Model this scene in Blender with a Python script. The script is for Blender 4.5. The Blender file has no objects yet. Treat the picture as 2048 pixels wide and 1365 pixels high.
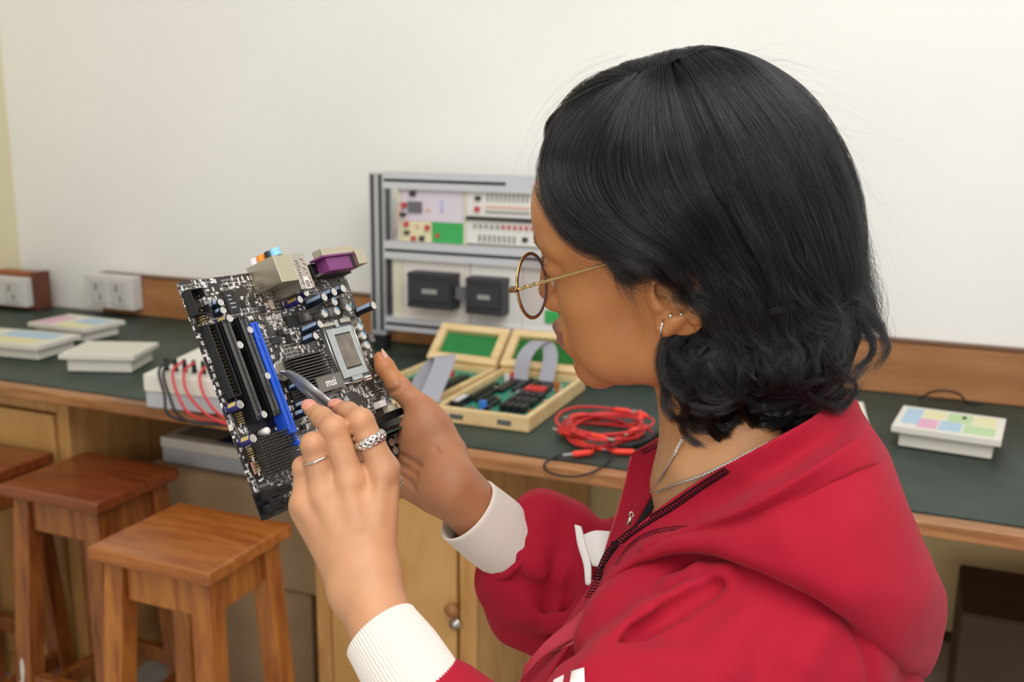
import bpy, math, random
import numpy as np
from mathutils import Matrix, Vector
random.seed(7); rng = np.random.default_rng(7)
SC = bpy.context.scene
COL = SC.collection
# ---------------------------------------------------------------- camera
FPX = 2000.0
_p, _r, _y = .2113, .0111, .3947
C0 = np.array([0., 0., 1.30])
DV = np.array([-math.sin(_y)*math.cos(_p), math.cos(_y)*math.cos(_p), -math.sin(_p)])
_x = np.array([math.cos(_y), math.sin(_y), 0.]); _u = np.cross(_x, DV)
XV = _x*math.cos(_r)+_u*math.sin(_r); UV = -_x*math.sin(_r)+_u*math.cos(_r)
cam = bpy.data.objects.new('camera', bpy.data.cameras.new('camera')); COL.objects.link(cam)
cam.matrix_world = Matrix([[XV[i], UV[i], -DV[i], C0[i]] for i in range(3)]+[[0, 0, 0, 1]])
cam.data.sensor_width = 36.; cam.data.lens = FPX*36/2048; cam.data.clip_start = .05
cam.data.dof.use_dof = True; cam.data.dof.focus_distance = .77; cam.data.dof.aperture_fstop = 7.5
SC.camera = cam
# ---------------------------------------------------------------- light and exposure
W = bpy.data.worlds.new('room_light'); SC.world = W; W.use_nodes = True
bg = W.node_tree.nodes['Background']; bg.inputs[0].default_value = (1., .99, .975, 1); bg.inputs[1].default_value = .6
def area(name, loc, target, size, power, col=(1, 1, 1)):
    l = bpy.data.lights.new(name, 'AREA'); l.shape = 'RECTANGLE'; l.size, l.size_y = size; l.energy = power; l.color = col
    o = bpy.data.objects.new(name, l); COL.objects.link(o); o.location = loc
    o.rotation_euler = (Vector(target)-Vector(loc)).to_track_quat('-Z', 'Y').to_euler(); return o
area('ceiling_bounce_light', (.35, .15, 2.8), (-.1, 1.3, .9), (2.2, 1.6), 46, (1, .985, .965))
area('camera_flash', (.25, -1.7, 1.55), (-.3, 1.6, .85), (.9, .7), 17, (1, .98, .96))
vs = SC.view_settings; vs.view_transform = 'Standard'; vs.look = 'None'; vs.exposure = 0.0; vs.gamma = 1; vs.use_curve_mapping = False
SC.cycles.max_bounces = 8; SC.cycles.transparent_max_bounces = 16
# ---------------------------------------------------------------- geometry helpers
def ray(px, py): return DV+XV*(px-1024)/FPX-UV*(py-682.5)/FPX
def at(px, py, z): return C0+ray(px, py)*z                      # point seen at a pixel, z metres deep
def on_z(px, py, Z): r = ray(px, py); return C0+r*((Z-C0[2])/r[2])
def on_y(px, py, Y): r = ray(px, py); return C0+r*((Y-C0[1])/r[1])
def on_x(px, py, X): r = ray(px, py); return C0+r*((X-C0[0])/r[0])
CAMR = np.stack([XV, -UV, DV], 1)                                # cv camera axes (right, down, forward) as columns
def c2w(P): return np.asarray(P) @ CAMR.T + C0
def cvp(px, py, z): return np.array([(px-1024)/FPX*z, (py-682.5)/FPX*z, z])
def nrm(v): v = np.asarray(v, float); return v/(np.linalg.norm(v)+1e-12)
def lin(c):
    if isinstance(c, str): c = tuple(int(c[i:i+2], 16)/255 for i in (0, 2, 4))
    return tuple(((x/12.92) if x <= .04045 else ((x+.055)/1.055)**2.4) for x in c)+(1.,)
# ---------------------------------------------------------------- materials
MATS = {}
def mat(name, col, rough=.5, metal=0., spec=.5, bump=0., bscale=200., var=0., vscale=20., trans=0., alpha=1., sheen=0., sss=0., sssr=(1, .4, .2), coat=0., emis=None, stretch=None, ior=1.45):
    if name in MATS: return MATS[name]
    m = bpy.data.materials.new(name); m.use_nodes = True; nt = m.node_tree; b = nt.nodes['Principled BSDF']; MATS[name] = m
    c = lin(col); I = b.inputs
    I['Base Color'].default_value = c; I['Roughness'].default_value = rough; I['Metallic'].default_value = metal; I['Specular IOR Level'].default_value = spec
    I['IOR'].default_value = ior
    if trans: I['Transmission Weight'].default_value = trans
    if alpha < 1: I['Alpha'].default_value = alpha
    if sheen: I['Sheen Weight'].default_value = sheen; I['Sheen Roughness'].default_value = .5
    if coat: I['Coat Weight'].default_value = coat
    if sss: I['Subsurface Weight'].default_value = sss; I['Subsurface Radius'].default_value = sssr; I['Subsurface Scale'].default_value = .006
    tc = nt.nodes.new('ShaderNodeTexCoord'); src = tc.outputs['Object']
    if stretch:
        mp = nt.nodes.new('ShaderNodeMapping'); mp.inputs['Scale'].default_value = stretch; nt.links.new(src, mp.inputs[0]); src = mp.outputs[0]
    if var:
        n = nt.nodes.new('ShaderNodeTexNoise'); n.inputs['Scale'].default_value = vscale; n.inputs['Detail'].default_value = 5; nt.links.new(src, n.inputs['Vector'])
        mx = nt.nodes.new('ShaderNodeMix'); mx.data_type = 'RGBA'; mx.inputs[6].default_value = tuple(x*(1-var) for x in c[:3])+(1,)
        mx.inputs[7].default_value = tuple(min(1, x*(1+var)) for x in c[:3])+(1,)
        mr = nt.nodes.new('ShaderNodeMapRange'); mr.inputs[1].default_value = .3; mr.inputs[2].default_value = .7
        nt.links.new(n.outputs[0], mr.inputs[0]); nt.links.new(mr.outputs[0], mx.inputs[0]); nt.links.new(mx.outputs[2], I['Base Color'])
    if bump:
        n = nt.nodes.new('ShaderNodeTexNoise'); n.inputs['Scale'].default_value = bscale; n.inputs['Detail'].default_value = 3; nt.links.new(src, n.inputs['Vector'])
        bp = nt.nodes.new('ShaderNodeBump'); bp.inputs['Strength'].default_value = bump; bp.inputs['Distance'].default_value = .001
        nt.links.new(n.outputs[0], bp.inputs['Height']); nt.links.new(bp.outputs[0], I['Normal'])
    return m
def wood(name, c1, c2, axis=0, scale=14., rough=.45, grain=9., coat=0., c3=None):
    """Timber: long streaks along AXIS plus a few broad patches."""
    if name in MATS: return MATS[name]
    m = bpy.data.materials.new(name); m.use_nodes = True; nt = m.node_tree; b = nt.nodes['Principled BSDF']; MATS[name] = m
    tc = nt.nodes.new('ShaderNodeTexCoord'); mp = nt.nodes.new('ShaderNodeMapping'); nt.links.new(tc.outputs['Object'], mp.inputs[0])
    s = [grain]*3; s[axis] = 1.; mp.inputs['Scale'].default_value = s
    n = nt.nodes.new('ShaderNodeTexNoise'); n.inputs['Scale'].default_value = scale; n.inputs['Detail'].default_value = 8; n.inputs['Roughness'].default_value = .62; n.inputs['Distortion'].default_value = .6
    nt.links.new(mp.outputs[0], n.inputs['Vector'])
    r = nt.nodes.new('ShaderNodeValToRGB'); e = r.color_ramp.elements; e[0].position = .34; e[0].color = lin(c1); e[1].position = .68; e[1].color = lin(c2)
    nt.links.new(n.outputs[0], r.inputs[0])
    n2 = nt.nodes.new('ShaderNodeTexNoise'); n2.inputs['Scale'].default_value = scale*.45; n2.inputs['Detail'].default_value = 3
    mp2 = nt.nodes.new('ShaderNodeMapping'); s2 = [grain*.35]*3; s2[axis] = 1.; mp2.inputs['Scale'].default_value = s2; nt.links.new(tc.outputs['Object'], mp2.inputs[0]); nt.links.new(mp2.outputs[0], n2.inputs['Vector'])
    r2 = nt.nodes.new('ShaderNodeValToRGB'); e = r2.color_ramp.elements; e[0].position = .55; e[0].color = (0, 0, 0, 1); e[1].position = .75; e[1].color = (.75, .75, .75, 1)
    nt.links.new(n2.outputs[0], r2.inputs[0])
    mx = nt.nodes.new('ShaderNodeMix'); mx.data_type = 'RGBA'; nt.links.new(r2.outputs[0], mx.inputs[0]); nt.links.new(r.outputs[0], mx.inputs[6]); mx.inputs[7].default_value = lin(c3 or c1)
    nt.links.new(mx.outputs[2], b.inputs['Base Color']); b.inputs['Roughness'].default_value = rough; b.inputs['Coat Weight'].default_value = coat; b.inputs['Coat Roughness'].default_value = .25
    return m
# ---------------------------------------------------------------- mesh builder
class MB:
    def __init__(s): s.v = []; s.f = []; s.mi = []; s.n = 0
    def add(s, V, F, mi=0):
        V = np.asarray(V, float).reshape(-1, 3); s.v.append(V)
        for q in F: s.f.append([i+s.n for i in q]); s.mi.append(mi)
        s.n += len(V); return s
    def box(s, c, size, R=None, mi=0, taper=1.):
        h = np.asarray(size, float)/2; V = np.array([[x, y, z] for z in (-1, 1) for y in (-1, 1) for x in (-1, 1)], float)*h
        V[4:, :2] *= taper
        if R is not None: V = V @ np.asarray(R).T
        return s.add(V+np.asarray(c), [(0, 2, 3, 1), (4, 5, 7, 6), (0, 1, 5, 4), (2, 6, 7, 3), (0, 4, 6, 2), (1, 3, 7, 5)], mi)
    def bx(s, x0, x1, y0, y1, z0, z1, mi=0): return s.box(((x0+x1)/2, (y0+y1)/2, (z0+z1)/2), (abs(x1-x0), abs(y1-y0), abs(z1-z0)), mi=mi)
    def hexa(s, P, mi=0):      # 4 bottom + 4 top corners, same turn
        return s.add(P, [(3, 2, 1, 0), (4, 5, 6, 7), (0, 1, 5, 4), (1, 2, 6, 5), (2, 3, 7, 6), (3, 0, 4, 7)], mi)
    def prism(s, poly, z0, z1, mi=0):
        n = len(poly); V = [(x, y, z0) for x, y in poly]+[(x, y, z1) for x, y in poly]
        return s.add(V, [list(range(n))[::-1], list(range(n, 2*n))]+[(i, (i+1) % n, n+(i+1) % n, n+i) for i in range(n)], mi)
    def tube(s, P, r, n=8, mi=0, cap=True, closed=False, flat=None):
        P = np.asarray(P, float); m = len(P); r = np.broadcast_to(np.asarray(r, float), (m,))
        T = np.roll(P, -1, 0)-np.roll(P, 1, 0) if closed else np.gradient(P, axis=0)
        T /= np.linalg.norm(T, axis=1)[:, None]+1e-12
        a = np.cross(T[0], (0, 0, 1)); a = a if np.linalg.norm(a) > .1 else np.cross(T[0], (0, 1, 0)); a = nrm(a)
        A = []
        for t in T: a = nrm(a-t*np.dot(a, t)); A.append(a)
        A = np.array(A); Bn = np.cross(T, A); th = np.arange(n)*2*math.pi/n
        fl = 1. if flat is None else flat
        V = P[:, None]+r[:, None, None]*(A[:, None]*np.cos(th)[None, :, None]+fl*Bn[:, None]*np.sin(th)[None, :, None])
        F = [(i*n+j, i*n+(j+1) % n, ((i+1) % m)*n+(j+1) % n, ((i+1) % m)*n+j) for i in range(m if closed else m-1) for j in range(n)]
        if cap and not closed: F += [list(range(n))[::-1], list(range((m-1)*n, m*n))]
        return s.add(V.reshape(-1, 3), F, mi)
    def cyl(s, p0, p1, r0, r1=None, n=16, mi=0):
        p0, p1 = np.asarray(p0, float), np.asarray(p1, float); return s.tube([p0, p1], [r0, r0 if r1 is None else r1], n, mi)
    def lathe(s, c, axis, prof, n=20, mi=0):   # prof: (r, h) pairs along AXIS from c
        c, axis = np.asarray(c, float), nrm(axis); a = np.cross(axis, (0, 0, 1)); a = a if np.linalg.norm(a) > .1 else np.cross(axis, (0, 1, 0)); a = nrm(a); b = np.cross(axis, a)
        th = np.arange(n)*2*math.pi/n; V = []
        for r, h in prof: V.append(c+axis*h+max(r, 1e-6)*(np.cos(th)[:, None]*a+np.sin(th)[:, None]*b))
        m = len(prof); F = [(i*n+j, i*n+(j+1) % n, (i+1)*n+(j+1) % n, (i+1)*n+j) for i in range(m-1) for j in range(n)]+[list(range(n))[::-1], list(range((m-1)*n, m*n))]
        return s.add(np.concatenate(V), F, mi)
    def ball(s, c, r, n=12, mi=0, R=None):
        r = np.broadcast_to(np.asarray(r, float), (3,)); V = [(0, 0, -1)]; F = []; m = n//2
        for i in range(1, m):
            a = math.pi*i/m
            for j in range(n): V.append((math.sin(a)*math.cos(2*math.pi*j/n), math.sin(a)*math.sin(2*math.pi*j/n), -math.cos(a)))
        V.append((0, 0, 1)); L = len(V)-1
        for j in range(n):
            F.append((0, 1+(j+1) % n, 1+j)); F.append((L, L-n+j, L-n+(j+1) % n))
            for i in range(m-2): F.append((1+i*n+j, 1+i*n+(j+1) % n, 1+(i+1)*n+(j+1) % n, 1+(i+1)*n+j))
        V = np.array(V)*r
        if R is not None: V = V @ np.asarray(R).T
        return s.add(V+np.asarray(c), F, mi)
    def grid(s, G, mi=0, closed_u=False):       # G: (m, n, 3) points
        G = np.asarray(G, float); m, n = G.shape[:2]
        F = [(i*n+j, i*n+j+1, ((i+1) % m)*n+j+1, ((i+1) % m)*n+j) for i in range(m if closed_u else m-1) for j in range(n-1)]
        return s.add(G.reshape(-1, 3), F, mi)
    def build(s, name, mats, parent=None, smooth=False, bev=0., world=False, mods=None):
        V = np.concatenate(s.v) if s.v else np.zeros((0, 3))
        return mesh_obj(name, V, s.f, mats, parent, smooth, bev, world, s.mi)
def mesh_obj(name, V, F, mats, parent=None, smooth=False, bev=0., world=False, mi=None):
    V = np.asarray(V, float)
    if world and parent is not None: V = V-np.array(parent.location)
    me = bpy.data.meshes.new(name)
    if isinstance(F, np.ndarray):
        k = F.shape[1]; me.vertices.add(len(V)); me.vertices.foreach_set('co', V.astype(np.float32).ravel())
        me.loops.add(F.size); me.loops.foreach_set('vertex_index', F.astype(np.int32).ravel())
        me.polygons.add(len(F)); me.polygons.foreach_set('loop_start', np.arange(0, F.size, k, dtype=np.int32)); me.update(calc_edges=True)
    else: me.from_pydata([tuple(v) for v in V], [], F)
    mats = mats if isinstance(mats, (list, tuple)) else [mats]
    for m in mats: me.materials.append(m)
    if mi is not None and len(mats) > 1: me.polygons.foreach_set('material_index', np.asarray(mi, np.int32))
    if smooth: me.polygons.foreach_set('use_smooth', np.ones(len(me.polygons), bool))
    me.update(); me.validate()
    o = bpy.data.objects.new(name, me); COL.objects.link(o)
    if parent is not None: o.parent = parent
    if bev:
        b = o.modifiers.new('bevel', 'BEVEL'); b.width = bev; b.segments = 2; b.limit_method = 'ANGLE'; b.angle_limit = .6
        if not smooth: me.polygons.foreach_set('use_smooth', np.ones(len(me.polygons), bool)); b.harden_normals = True
    return o
def tag(o, label=None, cat=None, group=None, kind=None):
    if label: o['label'] = label
    if cat: o['category'] = cat
    if group: o['group'] = group
    if kind: o['kind'] = kind
    return o
def thing(name, label, cat, loc=(0, 0, 0), rz=0, group=None):
    o = bpy.data.objects.new(name, None); COL.objects.link(o); o.location = tuple(loc); o.rotation_euler = (0, 0, rz); o.empty_display_size = .02
    return tag(o, label, cat, group)
def dup(root, label=None):
    def cp(o, par):
        c = o.copy(); COL.objects.link(c); c.parent = par
        for ch in [k for k in list(bpy.data.objects) if k.parent == o]: cp(ch, c)
        return c
    r = cp(root, None)
    if label: r['label'] = label
    return r
def crom(P, n=8, closed=False):
    """Catmull-Rom through P (any dimension), n points per span."""
    P = np.asarray(P, float); m = len(P); out = []
    idx = (lambda i: P[i % m]) if closed else (lambda i: P[i] if 0 <= i < m else (2*P[0]-P[1] if i < 0 else 2*P[-1]-P[-2]))
    for i in range(m if closed else m-1):
        p0, p1, p2, p3 = idx(i-1), idx(i), idx(i+1), idx(i+2)
        for t in np.arange(n)/n: out.append(.5*((2*p1)+(-p0+p2)*t+(2*p0-5*p1+4*p2-p3)*t*t+(-p0+3*p1-3*p2+p3)*t**3))
    if not closed: out.append(P[-1])
    return np.array(out)
def text_mesh(body, size, depth=0.0002, bold=0.):
    cu = bpy.data.curves.new('lettering', 'FONT'); cu.body = body; cu.size = size; cu.align_x = 'CENTER'; cu.align_y = 'CENTER'; cu.extrude = depth; cu.offset = bold; cu.resolution_u = 3
    o = bpy.data.objects.new('lettering', cu); COL.objects.link(o); dg = bpy.context.evaluated_depsgraph_get(); dg.update()
    me = o.evaluated_get(dg).to_mesh(); V = np.array([v.co[:] for v in me.vertices]).reshape(-1, 3); F = [list(p.vertices) for p in me.polygons]
    o.evaluated_get(dg).to_mesh_clear(); bpy.data.objects.remove(o); bpy.data.curves.remove(cu); return V, F
# ================================================================= the room
M_wall = mat('wall_paint', 'f3f2ed', .85, var=.035, vscale=1.6, bump=.05, bscale=60)
M_wallL = mat('cream_wall_paint', 'e2d9b8', .85, var=.03, vscale=2)
def struct(name, mb, m, **k): return tag(mb.build(name, m, **k), kind='structure')
WY, BYF, BYB, BZ = 2.255, 1.50, 2.229, .75
WX = float(on_y(30, 400, WY)[0])
struct('wall_back', MB().bx(WX-.1, 2.2, WY, WY+.1, 0, 2.6), M_wall)
struct('wall_left', MB().bx(WX-.1, WX, -.6, WY, 0, 2.6), M_wallL)
struct('floor', MB().bx(WX-.1, 2.2, -.6, WY+.1, -.1, 0), mat('cement_floor', 'b9b4aa', .55, var=.12, vscale=6))
M_ledge = mat('cement_ledge', 'a39c90', .8, var=.1, vscale=9)
struct('trim_1', MB().bx(-.68, 2.2, 2.03, WY, 0, .20).bx(-.68, 2.2, WY-.022, WY, .20, .216, 1), [M_ledge, mat('dark_skirting', '4a4438', .7)])
struct('trim_2', MB().bx(WX+.01, 2.2, WY-.004, WY, .217, BZ-.032), mat('wall_bounce_tone', 'd0bb8a', .8, var=.05, vscale=3))  # added wall sheet; warm bounced light below the bench put into its colour
# ---------------------------------------------------------------- workbench
M_ply = wood('plywood', 'b9854a', 'd3a568', 2, 5, .5, 6, .15, 'a8743c')
M_plyx = wood('bench_edge_wood', '8a5528', 'b98350', 0, 7, .45, 10, .15, '6e421f')
M_back = wood('backboard_wood', 'a06a3c', 'b98050', 0, 4, .5, 6, .1, '8f5c32')
M_green = mat('green_leatherette', '2b3b33', .5, bump=.35, bscale=350, var=.4, vscale=7)
XR = 1.6
t = thing('worktop', 'long dark green covered worktop with a wooden edge along the back wall', 'worktop', (-.6, BYF, BZ-.05))
b = MB().bx(WX+.005, XR, BYF+.02, BYB, BZ-.008, BZ); b.build('cover', M_green, t, world=True)
MB().bx(WX+.005, XR, BYF+.004, BYB, BZ-.0305, BZ-.008).build('board', M_plyx, t, world=True)
MB().bx(WX+.005, XR, BYF-.012, BYF+.02, BZ-.027, BZ-.002).build('front_edge', M_plyx, t, bev=.004, world=True)
x0 = float(on_y(187, 560, BYB-.03)[0])
t = thing('backboard', 'long brown wooden upstand at the back of the worktop', 'backboard', (-.6, BYB, BZ))
MB().bx(x0, XR, BYB-.005, BYB+.02, BZ+.001, BZ+.112).build('panel', M_back, t, bev=.002, world=True)
MB().bx(x0, XR, BYB-.007, BYB+.022, BZ+.112, BZ+.118).build('top_edge', mat('dark_wood_edge', '6d4627', .5), t, world=True)
pe = on_y(76, 560, 2.16)
t = thing('backboard', 'short reddish wooden upstand with dark end in the left corner', 'backboard', (pe[0]-.1, 2.17, BZ))
xl = WX+.01
xl = WX+.008
MB().bx(xl, pe[0]-.022, 2.155, 2.2, BZ+.001, BZ+.028).bx(xl, pe[0]-.022, 2.155, 2.2, BZ+.098, BZ+.112).bx(pe[0]-.055, pe[0]-.022, 2.155, 2.2, BZ+.028, BZ+.098).build('frame', wood('red_wood', '83461f', 'a8622f', 0, 5, .4, 6), t, bev=.002, world=True)
MB().bx(pe[0]-.022, pe[0], 2.15, 2.205, BZ+.001, BZ+.114).build('end_post', wood('dark_red_wood', '5a3020', '6d3c28', 2, 5, .4, 6), t, bev=.002, world=True)
MB().bx(xl, pe[0]-.055, 2.19, 2.198, BZ+.028, BZ+.098).build('recess_panel', mat('dark_green_paint', '1d2a24', .6), t, world=True)
def socket(px0, px1, py0, py1, Y, dep, label):
    a, b_ = on_y(px0, py1, Y), on_y(px1, py0, Y)
    t = thing('socket_box', label, 'socket box', (a[0], Y, a[2]))
    MB().bx(a[0], b_[0], Y, Y+dep, a[2], b_[2]).build('housing', mat('white_plastic', 'd9d5d2', .4), t, bev=.003, world=True)
    m = MB(); w = b_[0]-a[0]; h = b_[2]-a[2]
    for k in range(2):
        cx = a[0]+w*(.3+.42*k)
        m.bx(cx-w*.16, cx+w*.16, Y-.004, Y+.001, a[2]+h*.12, b_[2]-h*.12)
    m.build('faceplate', mat('socket_face', 'cbc8c6', .35), t, bev=.002, world=True)
    m = MB()
    for k in range(2):
        cx = a[0]+w*(.3+.42*k)
        m.bx(cx-w*.05, cx-w*.015, Y-.0065, Y-.003, a[2]+h*.55, a[2]+h*.75); m.bx(cx+w*.03, cx+w*.06, Y-.0065, Y-.003, a[2]+h*.25, a[2]+h*.42)
    m.build('socket_hole', mat('socket_hole_dark', '8b8986', .6), t, world=True)
socket(172, 263, 556, 613, BYB-.045, .039, 'white double socket box on the left end of the long upstand')
socket(-40, 48, 558, 606, 2.125, .029, 'white socket box on the short upstand in the left corner')
# ---------------------------------------------------------------- cabinets
CF = 1.57
def cabinet(x0, x1, label, doors, knobs, z0=.06):
    t = thing('cabinet', label, 'cabinet', ((x0+x1)/2, CF, 0)); d = .02
    MB().bx(x0, x0+d, CF, BYB-.03, 0, BZ-.031).bx(x1-d, x1, CF, BYB-.03, 0, BZ-.031).bx(x0+d, x1-d, BYB-.05, BYB-.03, 0, BZ-.031).bx(x0+d, x1-d, CF+.02, BYB-.05, z0, z0+.02).build('body', M_ply, t, world=True)
    MB().bx(x0, x0+.035, CF-.02, CF, 0, BZ-.031).bx(x1-.035, x1, CF-.02, CF, 0, BZ-.031).bx(x0+.035, x1-.035, CF-.02, CF, BZ-.07, BZ-.031).bx(x0+.035, x1-.035, CF-.02, CF, 0, .06).build('face_frame', wood('frame_wood', 'b07c42', 'c99b5e', 2, 6, .45, 8, .2), t, bev=.002, world=True)
    for i, (a, c) in enumerate(doors):
        dr = MB().bx(a, c, CF-.026, CF-.006, .065, BZ-.075).build('door', wood('door_ply', 'b98a4c', 'd0a163', 2, 3, .42, 3, .25, 'c08f52'), t, bev=.002, world=True)
        if knobs:
            kx, kz, lz = knobs
            o = MB().lathe((kx, CF-.026, kz), (0, -1, 0), [(.006, 0), (.006, .008), (.013, .014), (.014, .02), (.008, .026), (0, .027)]).build('knob', mat('knob_wood', '9a6438', .4), None, smooth=True); o.data.transform(Matrix.Translation(-t.location)); o.parent = dr
            o = MB().lathe((kx, CF-.026, lz), (0, -1, 0), [(.012, 0), (.0115, .004), (.007, .006), (.006, .011), (0, .011)]).build('lock', mat('steel', 'b9b7b2', .3, 1.), None, smooth=True); o.data.transform(Matrix.Translation(-t.location)); o.parent = dr
xa = float(on_y(165, 1000, CF)[0]); xb = float(on_y(645, 1250, CF)[0]); xc = float(on_y(962, 1250, CF)[0])
kn = on_y(914, 1211, CF-.02); lk = on_y(922, 1247, CF-.02)
cabinet(WX+.4, xa, 'plywood cabinet under the left part of the worktop behind the stools', [(WX+.44, xa-.04)], None)
cabinet(xb, xc, 'plywood cabinet with round knob and lock under the worktop behind the raised hands', [(xb+.04, xc-.04)], (kn[0], kn[2], lk[2]))
# ---------------------------------------------------------------- under the bench
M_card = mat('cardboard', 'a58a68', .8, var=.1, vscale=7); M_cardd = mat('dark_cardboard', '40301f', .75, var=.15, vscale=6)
def carton(x0, x1, y0, y1, z0, z1, m, label, tape=True):
    t = thing('cardboard_box', label, 'box', ((x0+x1)/2, y0, z0))
    MB().bx(x0, x1, y0, y1, z0, z1-.003).build('carton', m, t, bev=.004, world=True)
    f = MB(); ym = (y0+y1)/2
    f.bx(x0+.002, x1-.002, y0+.002, ym-.002, z1-.003, z1); f.bx(x0+.002, x1-.002, ym+.002, y1-.002, z1-.003, z1); f.build('flap', m, t, world=True)
    if tape: MB().bx(x0+.05, x1-.05, ym-.024, ym+.024, z1, z1+.0006).build('tape', mat('parcel_tape', 'a98a60', .3), t, world=True)
cA = on_y(296, 950, 1.66); cB = on_y(634, 1195, 1.66); zm = float(cB[2])
carton(cA[0], cB[0], 1.66, 2.12, zm+.001, float(on_y(450, 955, 1.66)[2]), M_card, 'upper brown cardboard box under the worktop with a white trainer unit on it')
carton(cA[0]+.06, float(on_y(618, 1250, 1.66)[0]), 1.67, 2.1, 0.0, zm, M_card, 'lower brown cardboard box on the floor under another box', False)
p = on_y(1922, 1197, 1.86)
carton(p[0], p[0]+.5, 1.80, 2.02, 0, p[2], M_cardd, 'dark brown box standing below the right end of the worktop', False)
# ---------------------------------------------------------------- stools
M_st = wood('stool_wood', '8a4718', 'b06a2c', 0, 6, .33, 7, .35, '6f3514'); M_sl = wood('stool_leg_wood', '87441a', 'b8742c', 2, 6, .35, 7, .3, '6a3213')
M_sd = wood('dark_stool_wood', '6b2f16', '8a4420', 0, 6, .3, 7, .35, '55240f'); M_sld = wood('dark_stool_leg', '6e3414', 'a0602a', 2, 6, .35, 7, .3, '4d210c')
def stool(c, w, d, h, label, mt, ml, rz=0, first=None):
    if first is not None:
        r = dup(first, label); r.location = (c[0], c[1], 0); r.rotation_euler = (0, 0, rz)
        for ch in [k for k in bpy.data.objects if k.parent == r]:
            if mt is not None:
                ch.data = ch.data.copy(); ch.data.materials[0] = mt if ch.name.startswith('seat') else ml
        return r
    t = thing('stool', label, 'stool', (c[0], c[1], 0), rz, 'wooden laboratory stools')
    MB().box((0, 0, h-.0125), (w, d, .025)).build('seat', mt, t, bev=.005)
    sp = .028; L = .04
    for sx in (-1, 1):
        for sy in (-1, 1):
            tx, ty = sx*(w/2-.038), sy*(d/2-.038); bx_, by_ = tx+sx*sp, ty+sy*sp
            P = [(bx_-L/2, by_-L/2, 0), (bx_+L/2, by_-L/2, 0), (bx_+L/2, by_+L/2, 0), (bx_-L/2, by_+L/2, 0), (tx-L/2, ty-L/2, h-.0255), (tx+L/2, ty-L/2, h-.0255), (tx+L/2, ty+L/2, h-.0255), (tx-L/2, ty+L/2, h-.0255)]
            MB().hexa(P).build('leg', ml, t, bev=.003)
    for s in (-1, 1):
        MB().box((0, s*(d/2-.036), h-.062), (w-.118, .02, .07)).build('apron', ml, t, bev=.002)
        MB().box((s*(w/2-.036), 0, h-.062), (.02, d-.118, .07)).build('apron', ml, t, bev=.002)
        for q_, z in ((0, .17), (1, .12)):
            k = (h-.0255-z)/(h-.0255)*sp; e = -.038+k
            if q_ == 0: MB().box((0, s*(d/2+e), z), (w-.08+2*k-L, .022, .035)).build('stretcher', ml, t, bev=.002)
            else: MB().box((s*(w/2+e), 0, z), (.022, d-.08+2*k-L, .035)).build('stretcher', ml, t, bev=.002)
    return t
SH = .60
def sq(*P): Q = [on_z(*k, SH) for k in P]; return np.mean(Q, 0)
s0 = stool(sq((168, 1100), (425, 1145), (583, 1045), (355, 1003)), .256, .228, SH, 'wooden stool with clean brown seat nearest to the circuit board', M_st, M_sl)
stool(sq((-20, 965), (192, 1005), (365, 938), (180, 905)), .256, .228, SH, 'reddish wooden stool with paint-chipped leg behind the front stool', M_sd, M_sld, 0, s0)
st1 = [k for k in bpy.data.objects if k.get('label', '').startswith('reddish')][0]
def chips(root, w, d, h, spots):
    tx, ty = -(w/2-.038), -(d/2-.038); m = MB()
    for (z, u, ww, hh) in spots:
        f = 1-z/(h-.0255); x = tx-.028*f+u*.02; y = ty-.028*f-.02-.0008; pts = [(math.cos(a_)*ww*rng.uniform(.6, 1), math.sin(a_)*hh*rng.uniform(.7, 1)) for a_ in np.linspace(0, 6.283, 12)[:-1]]; n = len(pts)
        V = [(x+px_, y+e_+pz_*.028/(h-.0255), z+pz_) for e_ in (0, .0006) for px_, pz_ in pts]; m.add(V, [list(range(n)), list(range(n, 2*n))[::-1]]+[(i, n+i, n+(i+1) % n, (i+1) % n) for i in range(n)])
    m.build('paint_chip', mat('white_paint_chip', 'd6cfc6', .7), root)
chips(st1, .256, .228, SH, [(.20, .0, .007, .03), (.155, -.2, .008, .025), (.13, .4, .004, .008)])
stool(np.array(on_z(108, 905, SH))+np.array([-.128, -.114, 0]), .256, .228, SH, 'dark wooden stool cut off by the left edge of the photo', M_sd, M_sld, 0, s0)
# ---------------------------------------------------------------- white trainer units on the bench
M_cream = mat('cream_plastic', 'ddd9cc', .45); M_print = [M_cream]+[mat('print_'+n, c, .5) for n, c in (('blue', 'a9c3d6'), ('pink', 'd9a5bd'), ('yellow', 'dcd6a8'), ('green', 'b4cf9c'), ('pale', 'd5d2c2'), ('dark', '59574f'))]
def fourp(fl, fr, bl, Z):
    a, b_, c = (np.array(on_z(*k, Z)) for k in (fl, fr, bl)); ux = nrm(b_-a); uy = np.array([-ux[1], ux[0], 0]); return a, ux, uy, np.linalg.norm(b_-a), float((c-a)@uy)
def tray(fl, fr, bl, label, patches, h=.04, dlim=None):
    a, ux, uy, w, d = fourp(fl, fr, bl, BZ+h); d = dlim or d
    t = thing('trainer_unit', label, 'trainer unit', (a[0], a[1], BZ), math.atan2(ux[1], ux[0]))
    MB().bx(.012, w-.012, .012, d-.012, .0015, h-.012).build('case', M_cream, t, bev=.003)
    m = MB().bx(0, w, 0, d, h-.012, h-.002)
    for (u0, u1, v0, v1, k) in patches: m.bx(u0*w, u1*w, v0*d, v1*d, h-.0021, h-.0012, k)
    m.build('top_panel', M_print, t)
    return t
tray((116, 708), (267, 711), (186, 681), 'plain white trainer unit alone near the front edge of the worktop', [(.06, .94, .1, .9, 5)], .045)
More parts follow.
